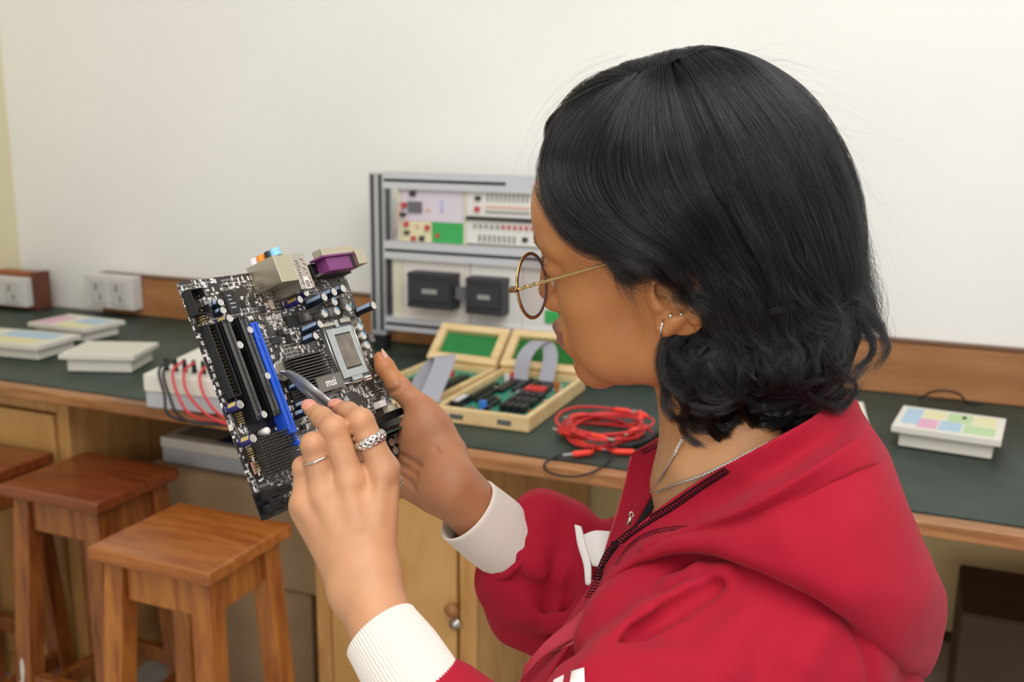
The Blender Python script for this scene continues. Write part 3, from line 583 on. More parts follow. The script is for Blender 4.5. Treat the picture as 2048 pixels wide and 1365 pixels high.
# ---------------------------------------------------------------- body joints (camera metres)
J = dict(nb=cvp(1492, 905, .725), head=h2c((-18, 0, -5)), c7=cvp(1640, 880, .69), notch=cvp(1338, 985, .765),
         shl=cvp(1550, 1280, .69), ell=np.array([-.008, .283, .575]), wrl=cvp(728, 1165, .685), shr=cvp(1500, 1010, .86), elr=cvp(1140, 1195, .91), wrr=cvp(905, 975, .86), mil=cvp(792, 1322, .645), mir=cvp(1012, 1084, .884))
def f_body(p):
    d, q = f_head(p)
    near = (np.abs(q[:, 0]-EAR_C[0]) < 45) & (np.abs(q[:, 1]-75) < 30) & (np.abs(q[:, 2]-EAR_C[2]) < 55)
    if near.any(): d[near] = smin(d[near], f_ear(q[near])/1000, .004)
    n = d_cone(p, h2c((-34, 0, -20)), J['nb'], .046, .050); n = smin(n, d_cone(p, h2c((-6, 0, -45)), cvp(1440, 930, .745), .034, .034), .03)
    d = smin(d, n, .018)
    ch = d_cone(p, J['nb']+np.array([.015, .09, .03]), J['nb']+np.array([.05, .30, .03]), .07, .10)
    ch = smin(ch, d_cone(p, J['nb']+np.array([0, .02, 0]), J['shl'], .034, .034), .05); ch = smin(ch, d_cone(p, J['nb']+np.array([0, .02, 0]), J['shr'], .04, .04), .05)
    ch = smin(ch, d_cone(p, J['notch']+np.array([.03, .02, -.06]), J['notch']+np.array([.03, .02, .05]), .035, .035), .03)
    cl = d_cone(p, cvp(1330, 965, .765), cvp(1375, 940, .70), .007, .006); ch = smin(ch, cl, .02)
    d = smin(d, ch, .03)
    for s, e, m_, w, rs in (('shl', 'ell', 'mil', 'wrl', (.034, .027, .0228, .0222)), ('shr', 'elr', 'mir', 'wrr', (.034, .029, .0255, .0255))):
        a = smin(d_cone(p, J[s], J[e], rs[0], rs[1]), smin(d_cone(p, J[e], J[m_], rs[1], rs[2]), d_cone(p, J[m_], J[w], rs[2], rs[3]), .004), .02); d = smin(d, a, .015)
    for hf, lo, hi in HANDS:
        m = ((p > lo) & (p < hi)).all(1)
        if m.any(): d[m] = hf(p[m], d[m])
    return d
HANDS = []
# ---------------------------------------------------------------- circuit board pose (camera metres), shared with the hands
BSC = .824
BR = np.array([[.44631688, .34769011, -.82456827], [-.14445141, .93734197, .31705492], [.8831393, -.02239692, .46857587]])   # columns: along ports, down, away
BT = np.array([-.29929241, -.05278842, .89352798])*BSC
def board_z(px, py, h=0.):
    r = np.array([(px-1024)/FPX, (py-682.5)/FPX, 1.]); n = BR[:, 2]; return float(((BT-n*h)@n)/(r@n))
def tob(px, py, h=0.):              # pixel -> board metres (along ports, down) at height h above the board
    z = board_z(px, py, h); X = cvp(px, py, z); return ((X-BT) @ BR)[:2]
# ---------------------------------------------------------------- hands
def ch(*J_): return [(cvp(*j[:3]), j[3]/1000) for j in J_]
LH = dict(index=ch((767, 938, .700, 10.), (722, 843, .697, 9.0), (697, 826, .714, 7.4), (674, 816, .728, 5.6)),
          middle=ch((700, 958, .694, 10.), (668, 858, .692, 9.2), (644, 836, .710, 7.6), (622, 818, .724, 5.6)),
          ring=ch((648, 985, .694, 9.5), (627, 890, .692, 8.6), (626, 897, .716, 7.6), (640, 925, .738, 6.2)),
          pinky=ch((612, 1003, .698, 8.6), (608, 935, .700, 7.4), (610, 932, .722, 6.4), (622, 948, .738, 5.2)),
          thumb=ch((745, 1110, .706, 14.), (752, 1000, .732, 11.5), (715, 905, .752, 9.6), (668, 842, .748, 7.2)))
def f_lhand(p, d):
    fg = None
    for k in ('index', 'middle', 'ring', 'pinky'):
        e = d_chain(p, LH[k], .003); (a, _), (b, _) = LH[k][0], LH[k][1]
        e = smin(e, d_ell(p, b+np.array([0, -.001, -.0035]), (.0062, .0062, .0062)), .004)
        fg = e if fg is None else smin(fg, e, .0012)
    wr = J['wrl']; pl = None
    cp = [cvp(752, 1135, .690), cvp(735, 1140, .680), cvp(715, 1145, .680), cvp(700, 1150, .690)]
    for c, k in zip(cp, ('index', 'middle', 'ring', 'pinky')):
        e = d_cone(p, c, LH[k][0][0]+np.array([0, .002, .004]), .014, .0112); pl = e if pl is None else smin(pl, e, .012)
    pl = smin(pl, d_cone(p, wr+np.array([0, 0, .003]), (LH['middle'][0][0]+LH['ring'][0][0])/2+np.array([0, .01, .009]), .019, .014), .015)
    pl = smin(pl, d_cone(p, cvp(690, 1120, .695), cvp(622, 1020, .706), .014, .012), .012)
    for k, r in (('index', .0062), ('middle', .0066), ('ring', .006), ('pinky', .0055)):
        pl = smin(pl, d_ell(p, LH[k][0][0]+np.array([0, .002, -.0045]), (r, r*1.2, r)), .007)
    for c, k in zip(cp, ('index', 'middle', 'ring', 'pinky')):
        pl = smin(pl, d_cone(p, (c+LH[k][0][0])/2+np.array([0, 0, -.009]), LH[k][0][0]+np.array([0, .004, -.0075]), .0018, .0028), .007)
    pl = smin(pl, d_chain(p, LH['thumb'], .006), .007)
    pl = smin(pl, d_ell(p, cvp(688, 1190, .672), (.008, .010, .007)), .012)
    h = smin(pl, fg, .0055)
    return smin(d, h, .012)
RH = dict(thumb=ch((895, 905, .880, 17.), (845, 822, .893, 12.5), (797, 775, .903, 9.8), (768, 733, .907, 8.2), (760, 717, .907, 6.)),
          index=ch((800, 900, .925, 10.5), (715, 850, .925, 9.), (672, 840, .915, 8.), (650, 838, .905, 6.8)), middle=ch((795, 925, .925, 10.5), (705, 890, .925, 9.2), (660, 885, .915, 8.), (636, 884, .905, 6.8)),
          ring=ch((790, 950, .920, 10.), (710, 930, .922, 8.8), (668, 925, .912, 7.8), (645, 923, .902, 6.4)), pinky=ch((795, 972, .912, 9.), (735, 965, .915, 7.6), (700, 962, .907, 6.8), (685, 960, .90, 5.6)))
CREASE = []
def f_rhand(p, d, crease=True):
    pl = d_ell(p, cvp(852, 878, .888), (.026, .030, .020))
    pl = smin(pl, d_chain(p, RH['thumb'], .006), .008)
    pl = smin(pl, d_cone(p, cvp(812, 935, .912), cvp(885, 945, .872), .019, .022), .014)
    pl = smin(pl, d_cone(p, cvp(808, 962, .900), cvp(868, 985, .868), .014, .018), .012)
    for k in ('index', 'middle', 'ring', 'pinky'):
        pl = smin(pl, d_chain(p, RH[k], .003), .003); pl = smin(pl, d_cone(p, RH[k][0][0], cvp(880, 945, .878), .011, .016), .008)
    for c in (CREASE if crease else ()): pl = smax(pl, -d_chain(p, c, .001), .0045)
    return smin(d, pl, .012)
_rh = lambda p: f_rhand(p, np.full(len(p), 9., np.float32), False)
for pth in ([(800, 908, .0010), (832, 930, .0022), (868, 946, .0010)], [(796, 926, .0010), (832, 950, .0020), (852, 974, .0008)], [(794, 946, .0008), (818, 964, .0018), (836, 982, .0008)], [(800, 758, .0006), (806, 768, .0009), (813, 776, .0005)], [(774, 786, .0006), (790, 782, .0010), (806, 776, .0005)], [(872, 900, .0006), (886, 915, .0013), (893, 940, .0006)], [(862, 1000, .0006), (880, 985, .001), (900, 975, .0006)]): CREASE.append([(trace(_rh, x, y), r) for x, y, r in pth])
def bbox(chs, pad): P = np.array([c for k in chs.values() for c, _ in k]); return P.min(0)-pad, P.max(0)+pad
HANDS.append((f_lhand, *bbox(LH, .055))); HANDS.append((f_rhand, *bbox(RH, .055)))
# ---------------------------------------------------------------- the person's body: one surface
person = thing('person', 'person in a red hooded jacket and round glasses studying a circuit board', 'person', c2w(J['nb']+np.array([0, .55, 0])))
bv, bf = surface_nets(f_body, (-.24, -.30, .50), (.36, .46, 1.0), .0017, 2)
M_skin = bpy.data.materials.new('skin'); M_skin.use_nodes = True
nt = M_skin.node_tree; b = nt.nodes['Principled BSDF']; a = nt.nodes.new('ShaderNodeVertexColor'); a.layer_name = 'tint'
tc = nt.nodes.new('ShaderNodeTexCoord'); n1 = nt.nodes.new('ShaderNodeTexNoise'); n1.inputs['Scale'].default_value = 38; n1.inputs['Detail'].default_value = 6; nt.links.new(tc.outputs['Object'], n1.inputs['Vector'])
mr = nt.nodes.new('ShaderNodeMapRange'); mr.inputs[1].default_value = .3; mr.inputs[2].default_value = .7; mr.inputs[3].default_value = .90; mr.inputs[4].default_value = 1.08; nt.links.new(n1.outputs[0], mr.inputs[0])
vm = nt.nodes.new('ShaderNodeVectorMath'); vm.operation = 'SCALE'; nt.links.new(a.outputs[0], vm.inputs[0]); nt.links.new(mr.outputs[0], vm.inputs['Scale']); nt.links.new(vm.outputs[0], b.inputs['Base Color'])
b.inputs['Roughness'].default_value = .46; b.inputs['Specular IOR Level'].default_value = .4; b.inputs['Subsurface Weight'].default_value = .12; b.inputs['Subsurface Radius'].default_value = (1, .35, .15); b.inputs['Subsurface Scale'].default_value = .004
n2 = nt.nodes.new('ShaderNodeTexNoise'); n2.inputs['Scale'].default_value = 900; n2.inputs['Detail'].default_value = 3; nt.links.new(tc.outputs['Object'], n2.inputs['Vector'])
vo = nt.nodes.new('ShaderNodeTexVoronoi'); vo.inputs['Scale'].default_value = 1100; nt.links.new(tc.outputs['Object'], vo.inputs['Vector'])
ad = nt.nodes.new('ShaderNodeMath'); ad.operation = 'ADD'; nt.links.new(n2.outputs[0], ad.inputs[0]); nt.links.new(vo.outputs[0], ad.inputs[1])
bp = nt.nodes.new('ShaderNodeBump'); bp.inputs['Strength'].default_value = .22; bp.inputs['Distance'].default_value = .0004; nt.links.new(ad.outputs[0], bp.inputs['Height']); nt.links.new(bp.outputs[0], b.inputs['Normal'])
SK = {k: np.array(lin(v)[:3]) for k, v in dict(face='b67a48', hand='c08c66', palm='ad7450', lip='a1645a', lip2='8d554c', knuckle='be8262', neck='b88a60', red='b5684a').items()}
colv = np.tile(SK['face'], (len(bv), 1)); q = c2h(bv.astype(np.float32)).astype(float)
def blend(w, c): colv[:] = colv*(1-w[:, None])+SK[c]*w[:, None]
sst = lambda x, a, b_: (lambda t: t*t*(3-2*t))(np.clip((x-a)/(b_-a), 0, 1))
blend(sst(-q[:, 2], 70, 130)*sst(-q[:, 0], -70, -30), 'neck')
am = np.abs(q[:, 1])
jaw_shade = np.exp(-((q[:, 2]+72)/16)**2)*.35; blend(jaw_shade*(q[:, 0] > 10), 'red')  # reddish shade along the lower jaw painted into the skin tint
ul = ((q[:, 2] > -42.3) & (q[:, 2] < -30.5-np.abs(am-4)*.12) & (q[:, 0] > 82) & (am < 24)); ll = ((q[:, 2] <= -42.3) & (q[:, 2] > -54.5+am*.25) & (q[:, 0] > 80) & (am < 21))
blend(ul*.9, 'lip2'); blend(ll*.85, 'lip')
arm = (bv[:, 1] > .035) & (bv[:, 0] < .075)
mL = (arm & (bv[:, 2] < .77)).astype(float)
blend(mL*1., 'hand')
for k in ('index', 'middle', 'ring', 'pinky'):
    for i_, s_ in ((1, .009), (2, .006), (0, .008)): blend(np.exp(-((bv-LH[k][i_][0])**2).sum(1)/s_**2)*(.5 if i_ else .3), 'knuckle')
mR = arm & (bv[:, 2] >= .77); blend(mR*1., 'palm')
bodyo = mesh_obj('body', c2w(bv), bf, M_skin, person, True, world=True)
ca = bodyo.data.color_attributes.new('tint', 'FLOAT_COLOR', 'POINT'); ca.data.foreach_set('color', np.concatenate([colv, np.ones((len(colv), 1))], 1).astype(np.float32).ravel())
# nails
M_nail = mat('nail', 'd08f78', .28, coat=.3); M_nailr = mat('nail_pale', 'c9977f', .3)
def nail(a, b_, up, r, L, ext, m):
    a, b_ = np.asarray(a), np.asarray(b_); t = nrm(b_-a); u = nrm(np.asarray(up)-t*np.dot(up, t)); s = np.cross(t, u); G = []
    for i in range(9):
        v = i/8; row = []
        for j in range(9):
            x = (j-4)/4; w = math.sqrt(max(0, 1-max(0, (v-.6)/.4)**2*.75)); w *= min(1, .72+v*1.2)
            th = x*1.0*w; row.append(b_+t*(-L+(L+ext)*v-.0012*x*x*(1 if v > .5 else -.6))+r*(math.cos(th)*u+math.sin(th)*s)-u*(.0012*max(0, v-.7)*3))
        G.append(row)
    o = MB().grid(c2w(np.array(G).reshape(-1, 3)).reshape(9, 9, 3)).build('fingernail', m, person, smooth=True, world=True); sd = o.modifiers.new('thick', 'SOLIDIFY'); sd.thickness = .0006; return o
nail(LH['middle'][2][0], LH['middle'][3][0], (-.25, -.75, -.75), .0066, .0065, .0068, M_nail)
nail(LH['index'][2][0], LH['index'][3][0], (-.1, -.85, -.7), .0066, .0062, .0066, M_nail)
nail(RH['thumb'][2][0], RH['thumb'][4][0], (.86, -.5, .05), .0075, .012, .0065, M_nailr)
# ================================================================= hair
HAIRLINE = [(1058, 352, 30), (1072, 385, 40), (1112, 447, 58), (1200, 504, 72), (1243, 533, 74), (1288, 525, 76), (1345, 539, 78), (1390, 568, 78), (1396, 610, 78), (1370, 648, 76), (1338, 672, 74), (1318, 705, 70), (1312, 760, 62), (1330, 830, 60), (1360, 860, 55)]
hl = np.array([on_head_L(*k)[[0, 2]] for k in HAIRLINE])
skinpoly = np.concatenate([hl, [[20, -200], [200, -200], [200, hl[0][1]+2]]])
def sd_poly(P, poly):
    d = np.full(len(P), 1e9, np.float32); s = np.ones(len(P), np.float32)
    for i in range(len(poly)):
        a, b_ = poly[i], poly[i-1]; e = b_-a; w = P-a; t = np.clip((w@e)/(e@e), 0, 1); v = w-t[:, None]*e; d = np.minimum(d, (v*v).sum(1))
        c1 = P[:, 1] >= a[1]; c2 = P[:, 1] < b_[1]; c3 = e[0]*w[:, 1] > e[1]*w[:, 0]; s[(c1 & c2 & c3) | (~c1 & ~c2 & ~c3)] *= -1
    return s*np.sqrt(d)
def f_hair(p):
    q = c2h(p); m = q.copy(); m[:, 1] = np.abs(m[:, 1])
    d = d_ell(q, (-8, 0, 52), (104, 84, 97))
    d = smin(d, d_ell(q, (-61, 0, 12), (60, 79, 78)), 18)
    d = smin(d, d_ell(q, (-68, 0, -52), (56, 78, 46)), 16)
    d = smin(d, d_ell(q, (-62, 0, -82), (50, 70, 38)), 14)
    d = smin(d, d_ell(m, (-22, 58, -58), (34, 22, 38)), 12)
    d = smin(d, d_ell(q, (-18, 52, -88), (24, 22, 30)), 10)
    d = smax(d, -sd_poly(m[:, [0, 2]], skinpoly)+.0, 5)
    return d/1000
hv, hf = surface_nets(lambda p: f_hair(p)+np.float32(.003), (-.06, -.26, .52), (.34, .16, .94), .0035, 1)
M_hair = bpy.data.materials.new('black_hair'); M_hair.use_nodes = True; nt = M_hair.node_tree; nt.nodes.clear(); o_ = nt.nodes.new('ShaderNodeOutputMaterial'); hb = nt.nodes.new('ShaderNodeBsdfHairPrincipled')
hb.parametrization = 'COLOR'; hb.inputs['Color'].default_value = (.003, .0028, .003, 1); hb.inputs['Roughness'].default_value = .17; hb.inputs['Radial Roughness'].default_value = .5; hb.inputs['IOR'].default_value = 1.5; hb.inputs['Random Roughness'].default_value = .3; nt.links.new(hb.outputs[0], o_.inputs[0])
hair = mesh_obj('hair', c2w(hv), hf, mat('hair_base', '0b0a0b', .75, spec=.15), person, True, world=True)
tag(hair, 'wavy black hair ending in loose curls at the neck')
from mathutils.bvhtree import BVHTree
hv2, hf2 = hv, hf
bvh = BVHTree.FromPolygons([tuple(v) for v in hv], [tuple(int(i) for i in f) for f in hf])
def hit(px, py, fallback=None):
    r = nrm(((px-1024)/FPX, (py-682.5)/FPX, 1.)); h = bvh.ray_cast(Vector((0, 0, 0)), Vector(r))
    if h[0] is not None: return np.array(h[0])
    if fallback is not None: return r*(fallback/r[2])
    return h2c(on_head_L(px, py, 0))
def gpx(P):
    out = []
    for k in P: out.append(hit(*k[:2], out[-1][2] if out else None))
    return resample(crom(np.array(out), 8), 24)
def resample(P, n):
    s = np.concatenate([[0], np.cumsum(np.linalg.norm(np.diff(P, axis=0), axis=1))]); u = np.linspace(0, s[-1], n); return np.stack([np.interp(u, s, P[:, i]) for i in range(3)], 1)
GP = [[(1255, 176), (1150, 228), (1084, 305), (1082, 365), (1125, 430), (1200, 486), (1288, 512), (1362, 538), (1418, 590), (1442, 650), (1450, 700)],
      [(1268, 171), (1180, 235), (1130, 320), (1150, 400), (1230, 468), (1330, 520), (1420, 590), (1462, 670), (1475, 730)],
      [(1288, 165), (1235, 255), (1215, 350), (1260, 430), (1350, 500), (1440, 590), (1490, 680), (1510, 740)],
      [(1318, 155), (1310, 260), (1330, 370), (1395, 465), (1470, 560), (1525, 660), (1545, 740)],
      [(1345, 145), (1385, 250), (1425, 360), (1480, 460), (1535, 560), (1575, 660), (1595, 740)],
      [(1380, 132), (1455, 220), (1520, 330), (1575, 440), (1612, 540), (1640, 640), (1650, 720)],
      [(1410, 118), (1520, 195), (1595, 300), (1645, 410), (1668, 500), (1672, 600), (1690, 690)]]
G = [gpx(k) for k in GP]
mid = resample(crom(h2c([(-22, 10, 149), (-75, 0, 123), (-106, 0, 76), (-120, 0, 32), (-120, 0, 0), (-114, 0, -32), (-124, 0, -70)]), 8), 24)
mid = mid+(G[6][0]-mid[0])*((1-np.linspace(0, 1, 24))**3)[:, None]
def mirror(g): l = c2h(g.astype(np.float32)).astype(float); l[:, 1] = -l[:, 1]+2*l[0, 1]*(1-np.linspace(0, 1, len(l)))**2; return h2c(l)
Gs = np.array(G+[mid]+[mirror(g) for g in G[::-1]])
def ginterp(g):                     # smooth interpolation across neighbouring guides
    i = np.clip(np.floor(g).astype(int), 0, len(Gs)-2); t = (g-i)[:, None, None]; P = lambda k: Gs[np.clip(k, 0, len(Gs)-1)]
    p0, p1, p2, p3 = P(i-1), P(i), P(i+1), P(i+2)
    return .5*((2*p1)+(-p0+p2)*t+(2*p0-5*p1+4*p2-p3)*t*t+(-p0+3*p1-3*p2+p3)*t**3)
STR = []      # (points, radius)
def frames(P):
    T = np.gradient(P, axis=1); T /= np.linalg.norm(T, axis=2)[..., None]+1e-9
    Nn = sdf_grad(f_hair, P.reshape(-1, 3), .004).reshape(P.shape); Nn -= T*(Nn*T).sum(2)[..., None]; Nn /= np.linalg.norm(Nn, axis=2)[..., None]+1e-9; return T, Nn, np.cross(T, Nn)
def strands(ncl, per, g0, g1, lay=(-.0025, .003), curl=.006, frizz=.0010, wave=.003, sig=.10):
    gc = rng.uniform(g0, g1, ncl); N = ncl*per; cl = np.repeat(np.arange(ncl), per)
    g = np.clip(gc[cl]+rng.normal(0, sig, N), 0, len(Gs)-1.001); P = ginterp(g); Pc = ginterp(np.clip(gc, 0, len(Gs)-1.001))[cl]
    t = np.linspace(0, 1, P.shape[1])[None, :, None]; pull = np.clip(t, 0, 1)**1.3*rng.uniform(.35, .85, ncl)[cl][:, None, None]; P = P*(1-pull)+Pc*pull
    ln = rng.uniform(.80, 1.0, N)          # uneven lengths
    idx = t[:, :, 0]*ln[:, None]*(P.shape[1]-1); i0 = np.clip(idx.astype(int), 0, P.shape[1]-2); fr = (idx-i0)[..., None]; ar = np.arange(N)[:, None]; P = P[ar, i0]*(1-fr)+P[ar, i0+1]*fr
    off = rng.uniform(*lay, N)[:, None]+rng.uniform(-.003, .003, ncl)[cl][:, None]+.004*np.sin(rng.uniform(0, 6.3, ncl)[cl][:, None]+t[:, :, 0]*rng.uniform(4, 9, ncl)[cl][:, None])*np.clip(t[:, :, 0]*2, 0, 1)*.8
    for _ in range(2):
        d = f_hair(P.reshape(-1, 3).astype(np.float32)).reshape(N, -1); n = sdf_grad(f_hair, P.reshape(-1, 3), .004).reshape(P.shape); P = P+np.clip(off-d, -.012, .012)[..., None]*n
    T, Nn, Bn = frames(P); tt = t[:, :, 0]
    ph = rng.uniform(0, 6.28, ncl)[cl][:, None]; fq = rng.uniform(5, 10, ncl)[cl][:, None]; P = P+(wave*np.clip(tt*1.4, 0, 1)*np.sin(ph+fq*tt))[..., None]*Bn
    cr = curl*np.clip((tt-.68)/.32, 0, 1)**1.2*rng.uniform(.5, 1.5, ncl)[cl][:, None]; w = rng.choice([-1, 1], ncl)[cl][:, None]*rng.uniform(14, 24, ncl)[cl][:, None]
    P = P+cr[..., None]*(np.cos(ph+w*tt)[..., None]*Bn+(1+np.sin(ph+w*tt))[..., None]*Nn)
    k = rng.normal(0, 1, (N, 3, 1)); P = P+frizz*(k[:, :1]*np.sin(7*tt+k[:, 1:2, 0]*3)[..., None]*Bn+np.abs(k[:, 2:3])*tt[..., None]*Nn*.9)
    STR.append((P, rng.uniform(.00007, .00015, N)))
strands(220, 36, 0, 5.2)
strands(95, 36, 5.0, 7.8, curl=.0022)
strands(110, 36, 6.8, 14)
strands(90, 34, 9.5, 14, (0, .003), .003, .001, .001)
strands(60, 34, 5.2, 8.6, (-.001, .002), .002, .001, .002)
strands(40, 40, 0, 1.6, (-.001, .002), .003, .0008, .001)
def clump(path, n, spread=.0045, world=None, curl=0., tip=.35, lift=.003):
    P0 = gpx(path) if world is None else resample(crom(np.asarray(world), 8), 24)
    d = f_hair(P0.astype(np.float32)); nrm_ = sdf_grad(f_hair, P0, .004); P0 = P0+nrm_*np.clip(lift-d, 0, .015)[:, None]*1.
    T = np.gradient(P0, axis=0); T /= np.linalg.norm(T, axis=1)[:, None]; B_ = np.cross(T, nrm_); B_ /= np.linalg.norm(B_, axis=1)[:, None]+1e-9
    r = np.sqrt(rng.random(n))*spread; a = rng.uniform(0, 6.28, n); t = np.linspace(0, 1, 24); env = (np.sin(math.pi*np.clip(t*.85+.12, 0, 1)))**.6*(1-t*tip)
    sh = rng.normal(0, .6, n)*.004
    tw = a[:, None]+t[None]*rng.uniform(.6, 1.8); P = P0[None]+(r[:, None]*env*np.cos(tw))[..., None]*B_+(.6*r[:, None]*env*np.sin(tw))[..., None]*nrm_+(sh[:, None]*t[None]**2)[..., None]*B_
    P = P+rng.normal(0, .0006, (n, 1, 3))*t[None, :, None]*2
    ln = rng.uniform(.75, 1., n); idx = t[None]*ln[:, None]*23; i0 = np.clip(idx.astype(int), 0, 22); fr = (idx-i0)[..., None]; ar = np.arange(n)[:, None]; P = P[ar, i0]*(1-fr)+P[ar, i0+1]*fr
    STR.append((P, rng.uniform(.00007, .00015, n)))
CL = [[(1440, 630), (1385, 640), (1340, 668), (1320, 715), (1330, 770), (1368, 800), (1400, 790)], [(1430, 650), (1385, 668), (1352, 705), (1355, 755), (1390, 780), (1425, 760)],
      [(1400, 650), (1362, 690), (1345, 740), (1330, 800), (1350, 838), (1395, 842), (1425, 815)], [(1440, 700), (1400, 730), (1385, 790), (1385, 845), (1425, 875), (1480, 865), (1500, 825)],
      [(1470, 690), (1432, 740), (1430, 800), (1465, 850), (1520, 858), (1560, 825)], [(1500, 700), (1470, 760), (1490, 815), (1540, 842), (1590, 840), (1630, 805)],
      [(1540, 700), (1530, 770), (1560, 815), (1610, 820), (1660, 790), (1680, 750)], [(1590, 690), (1580, 750), (1615, 790), (1665, 790), (1705, 765)],
      [(1620, 650), (1630, 710), (1670, 745), (1715, 745), (1745, 722)], [(1600, 620), (1660, 600), (1720, 612), (1758, 650), (1768, 690), (1752, 715)],
      [(1630, 590), (1690, 598), (1738, 628), (1768, 672), (1776, 700), (1748, 742)], [(1640, 640), (1690, 640), (1735, 665), (1745, 705), (1715, 735), (1680, 730)],
      
      [(1500, 620), (1560, 600), (1620, 612), (1660, 650), (1650, 700), (1600, 715)], 
      [(1420, 720), (1460, 770), (1530, 790), (1590, 770), (1610, 730)], [(1470, 640), (1530, 680), (1560, 740), (1530, 790), (1480, 800)], [(1380, 700), (1420, 690), (1455, 715), (1450, 765), (1410, 785)],
      [(1560, 700), (1620, 740), (1650, 790), (1690, 780)], [(1440, 780), (1420, 830), (1450, 868), (1500, 850)], [(1530, 770), (1560, 830), (1600, 838), (1640, 825)], [(1600, 760), (1650, 800), (1690, 790), (1720, 760)]]
for c in CL: clump(c, 90, rng.uniform(.0026, .004), lift=rng.uniform(.004, .009)); clump(c, 80, rng.uniform(.005, .007), lift=.001)
for _ in range(170):
    x0, y0 = rng.uniform(1400, 1680), rng.uniform(655, 815); a = rng.uniform(.3, 2.6); k = rng.choice([-1, 1])*rng.uniform(.5, 1.1); pth = []
    x, y = x0, y0
    for s in range(6):
        pth.append((x, y)); x += 32*math.cos(a); y += 30*math.sin(a); a += k
    if all(bvh.ray_cast(Vector((0, 0, 0)), Vector(nrm(((u-1024)/FPX, (v-682.5)/FPX, 1.))))[0] is not None for u, v in pth): clump(pth, 50, rng.uniform(.0016, .0034), tip=.5, lift=rng.uniform(.001, .008))
# flyaways along the outline and baby hair at the temple
n = 700; g = np.concatenate([rng.uniform(0, 8.5, 350), rng.uniform(4.6, 8.4, 350)]); P = ginterp(g); s0 = rng.uniform(0, .65, n); L = rng.uniform(.12, .4, n); tt = np.linspace(0, 1, 24)[None]
idx = np.clip((s0[:, None]+tt*L[:, None]), 0, 1)*23; i0 = np.clip(idx.astype(int), 0, 22); fr = (idx-i0)[..., None]; ar = np.arange(n)[:, None]; P = P[ar, i0]*(1-fr)+P[ar, i0+1]*fr
T, Nn, Bn = frames(P); amp = rng.gamma(1.6, .006, n)[:, None]; P = P+((amp*tt**1.5+.002)[..., None]*Nn)+((rng.normal(0, .006, n)[:, None]*tt**1.3+.003*np.sin(rng.uniform(0, 6, n)[:, None]+tt*rng.uniform(2, 9, n)[:, None])*tt)[..., None]*Bn)
STR.append((P, np.full(n, .000038)))
def wisps(paths, n, jit, rad=.00003):
    for pth in paths:
        P0 = []
        for (x, y, L_) in pth: P0.append(h2c(on_head_L(x, y, L_)))
        P0 = resample(crom(np.array(P0), 8), 24); k = rng.normal(0, jit, (n, 1, 3)); k2 = rng.normal(0, jit, (n, 1, 3)); t = np.linspace(0, 1, 24)[None, :, None]
        STR.append((P0[None]+k+k2*t**2*1.5, np.full(n, rad)))
wisps([[(1072, 372, 52), (1085, 410, 58), (1120, 455, 66), (1175, 500, 74)], [(1076, 385, 52), (1100, 440, 60), (1150, 490, 70)], [(1105, 440, 66), (1170, 500, 76), (1240, 530, 79), (1290, 540, 82)], [(1180, 495, 76), (1225, 535, 78), (1240, 575, 76), (1262, 600, 75)]], 22, .0016, .00006)
wisps([[(1200, 500, 76), (1232, 535, 77), (1255, 555, 77), (1290, 545, 80)], [(1215, 510, 76), (1240, 545, 77), (1268, 560, 77), (1296, 548, 80)], [(1235, 530, 76), (1248, 560, 75), (1275, 572, 76)], [(1215, 515, 77), (1255, 545, 79), (1300, 540, 82)]], 120, .0022, .00009)
wisps([[(1225, 530, 76), (1238, 570, 75), (1262, 612, 74)], [(1250, 545, 77), (1262, 585, 75), (1272, 630, 73)]], 40, .0024, .00004)
wisps([[(1270, 160, 24), (1180, 185, 10), (1105, 235, 0), (1060, 330, -4)], [(1250, 120, 0), (1150, 160, 0), (1075, 250, 0), (1045, 360, 0)]], 10, .003)
wisps([[(1340, 800, 62), (1330, 830, 64), (1350, 850, 62), (1395, 835, 60)], [(1320, 760, 66), (1312, 800, 66), (1335, 830, 64)], [(1318, 690, 74), (1306, 730, 72), (1320, 775, 68)]], 5, .0015)
wisps([[(1700, 725, 0), (1745, 735, 0), (1758, 705, 0), (1745, 680, 0)], [(1690, 745, 0), (1735, 752, 0), (1760, 725, 0)], [(1700, 700, 0), (1760, 700, 0), (1780, 670, 0), (1772, 640, 0)]], 12, .002, .00005)
def short_hairs(F0, F1, n, ln, dirs, rad):     # eyebrow and lashes, head millimetres
    t = rng.random(n)[:, None]; b_ = np.asarray(F0)*(1-t)+np.asarray(F1)*t+rng.normal(0, 1, (n, 3))*np.array([.5, .8, 1.3]); d_ = np.asarray(dirs)+rng.normal(0, .2, (n, 3))
    P = b_[:, None]+d_[:, None]*np.linspace(0, 1, 24)[None, :, None]*ln; C_ = h2c(P.reshape(-1, 3)).reshape(P.shape); STR.append((C_, np.full(n, rad)))
short_hairs((96, 12, 37), (92, 28, 42), 260, 7, (-.2, .8, .35), .0001); short_hairs((92, 28, 42), (78, 47, 42), 220, 7, (-.6, .7, -.1), .0001)
short_hairs((89, 26, 28), (79, 42, 27.5), 60, 8, (.75, .45, -.1), .00009)
allP = np.concatenate([s[0] for s in STR]); allR = np.concatenate([s[1] for s in STR]); NS = len(allP)
hc = bpy.data.hair_curves.new('hair_strands'); hc.add_curves([24]*NS)
hc.position_data.foreach_set('vector', (c2w(allP.reshape(-1, 3))-np.array(person.location)).astype(np.float32).ravel())
ra = hc.attributes.new('radius', 'FLOAT', 'POINT'); ra.data.foreach_set('value', (allR[:, None]*np.linspace(1, .35, 24)[None]).astype(np.float32).ravel())
ho = bpy.data.objects.new('hair_strands', hc); COL.objects.link(ho); hc.materials.append(M_hair); ho.parent = hair
SC.cycles_curves.shape = 'RIBBONS' if hasattr(SC, 'cycles_curves') else None
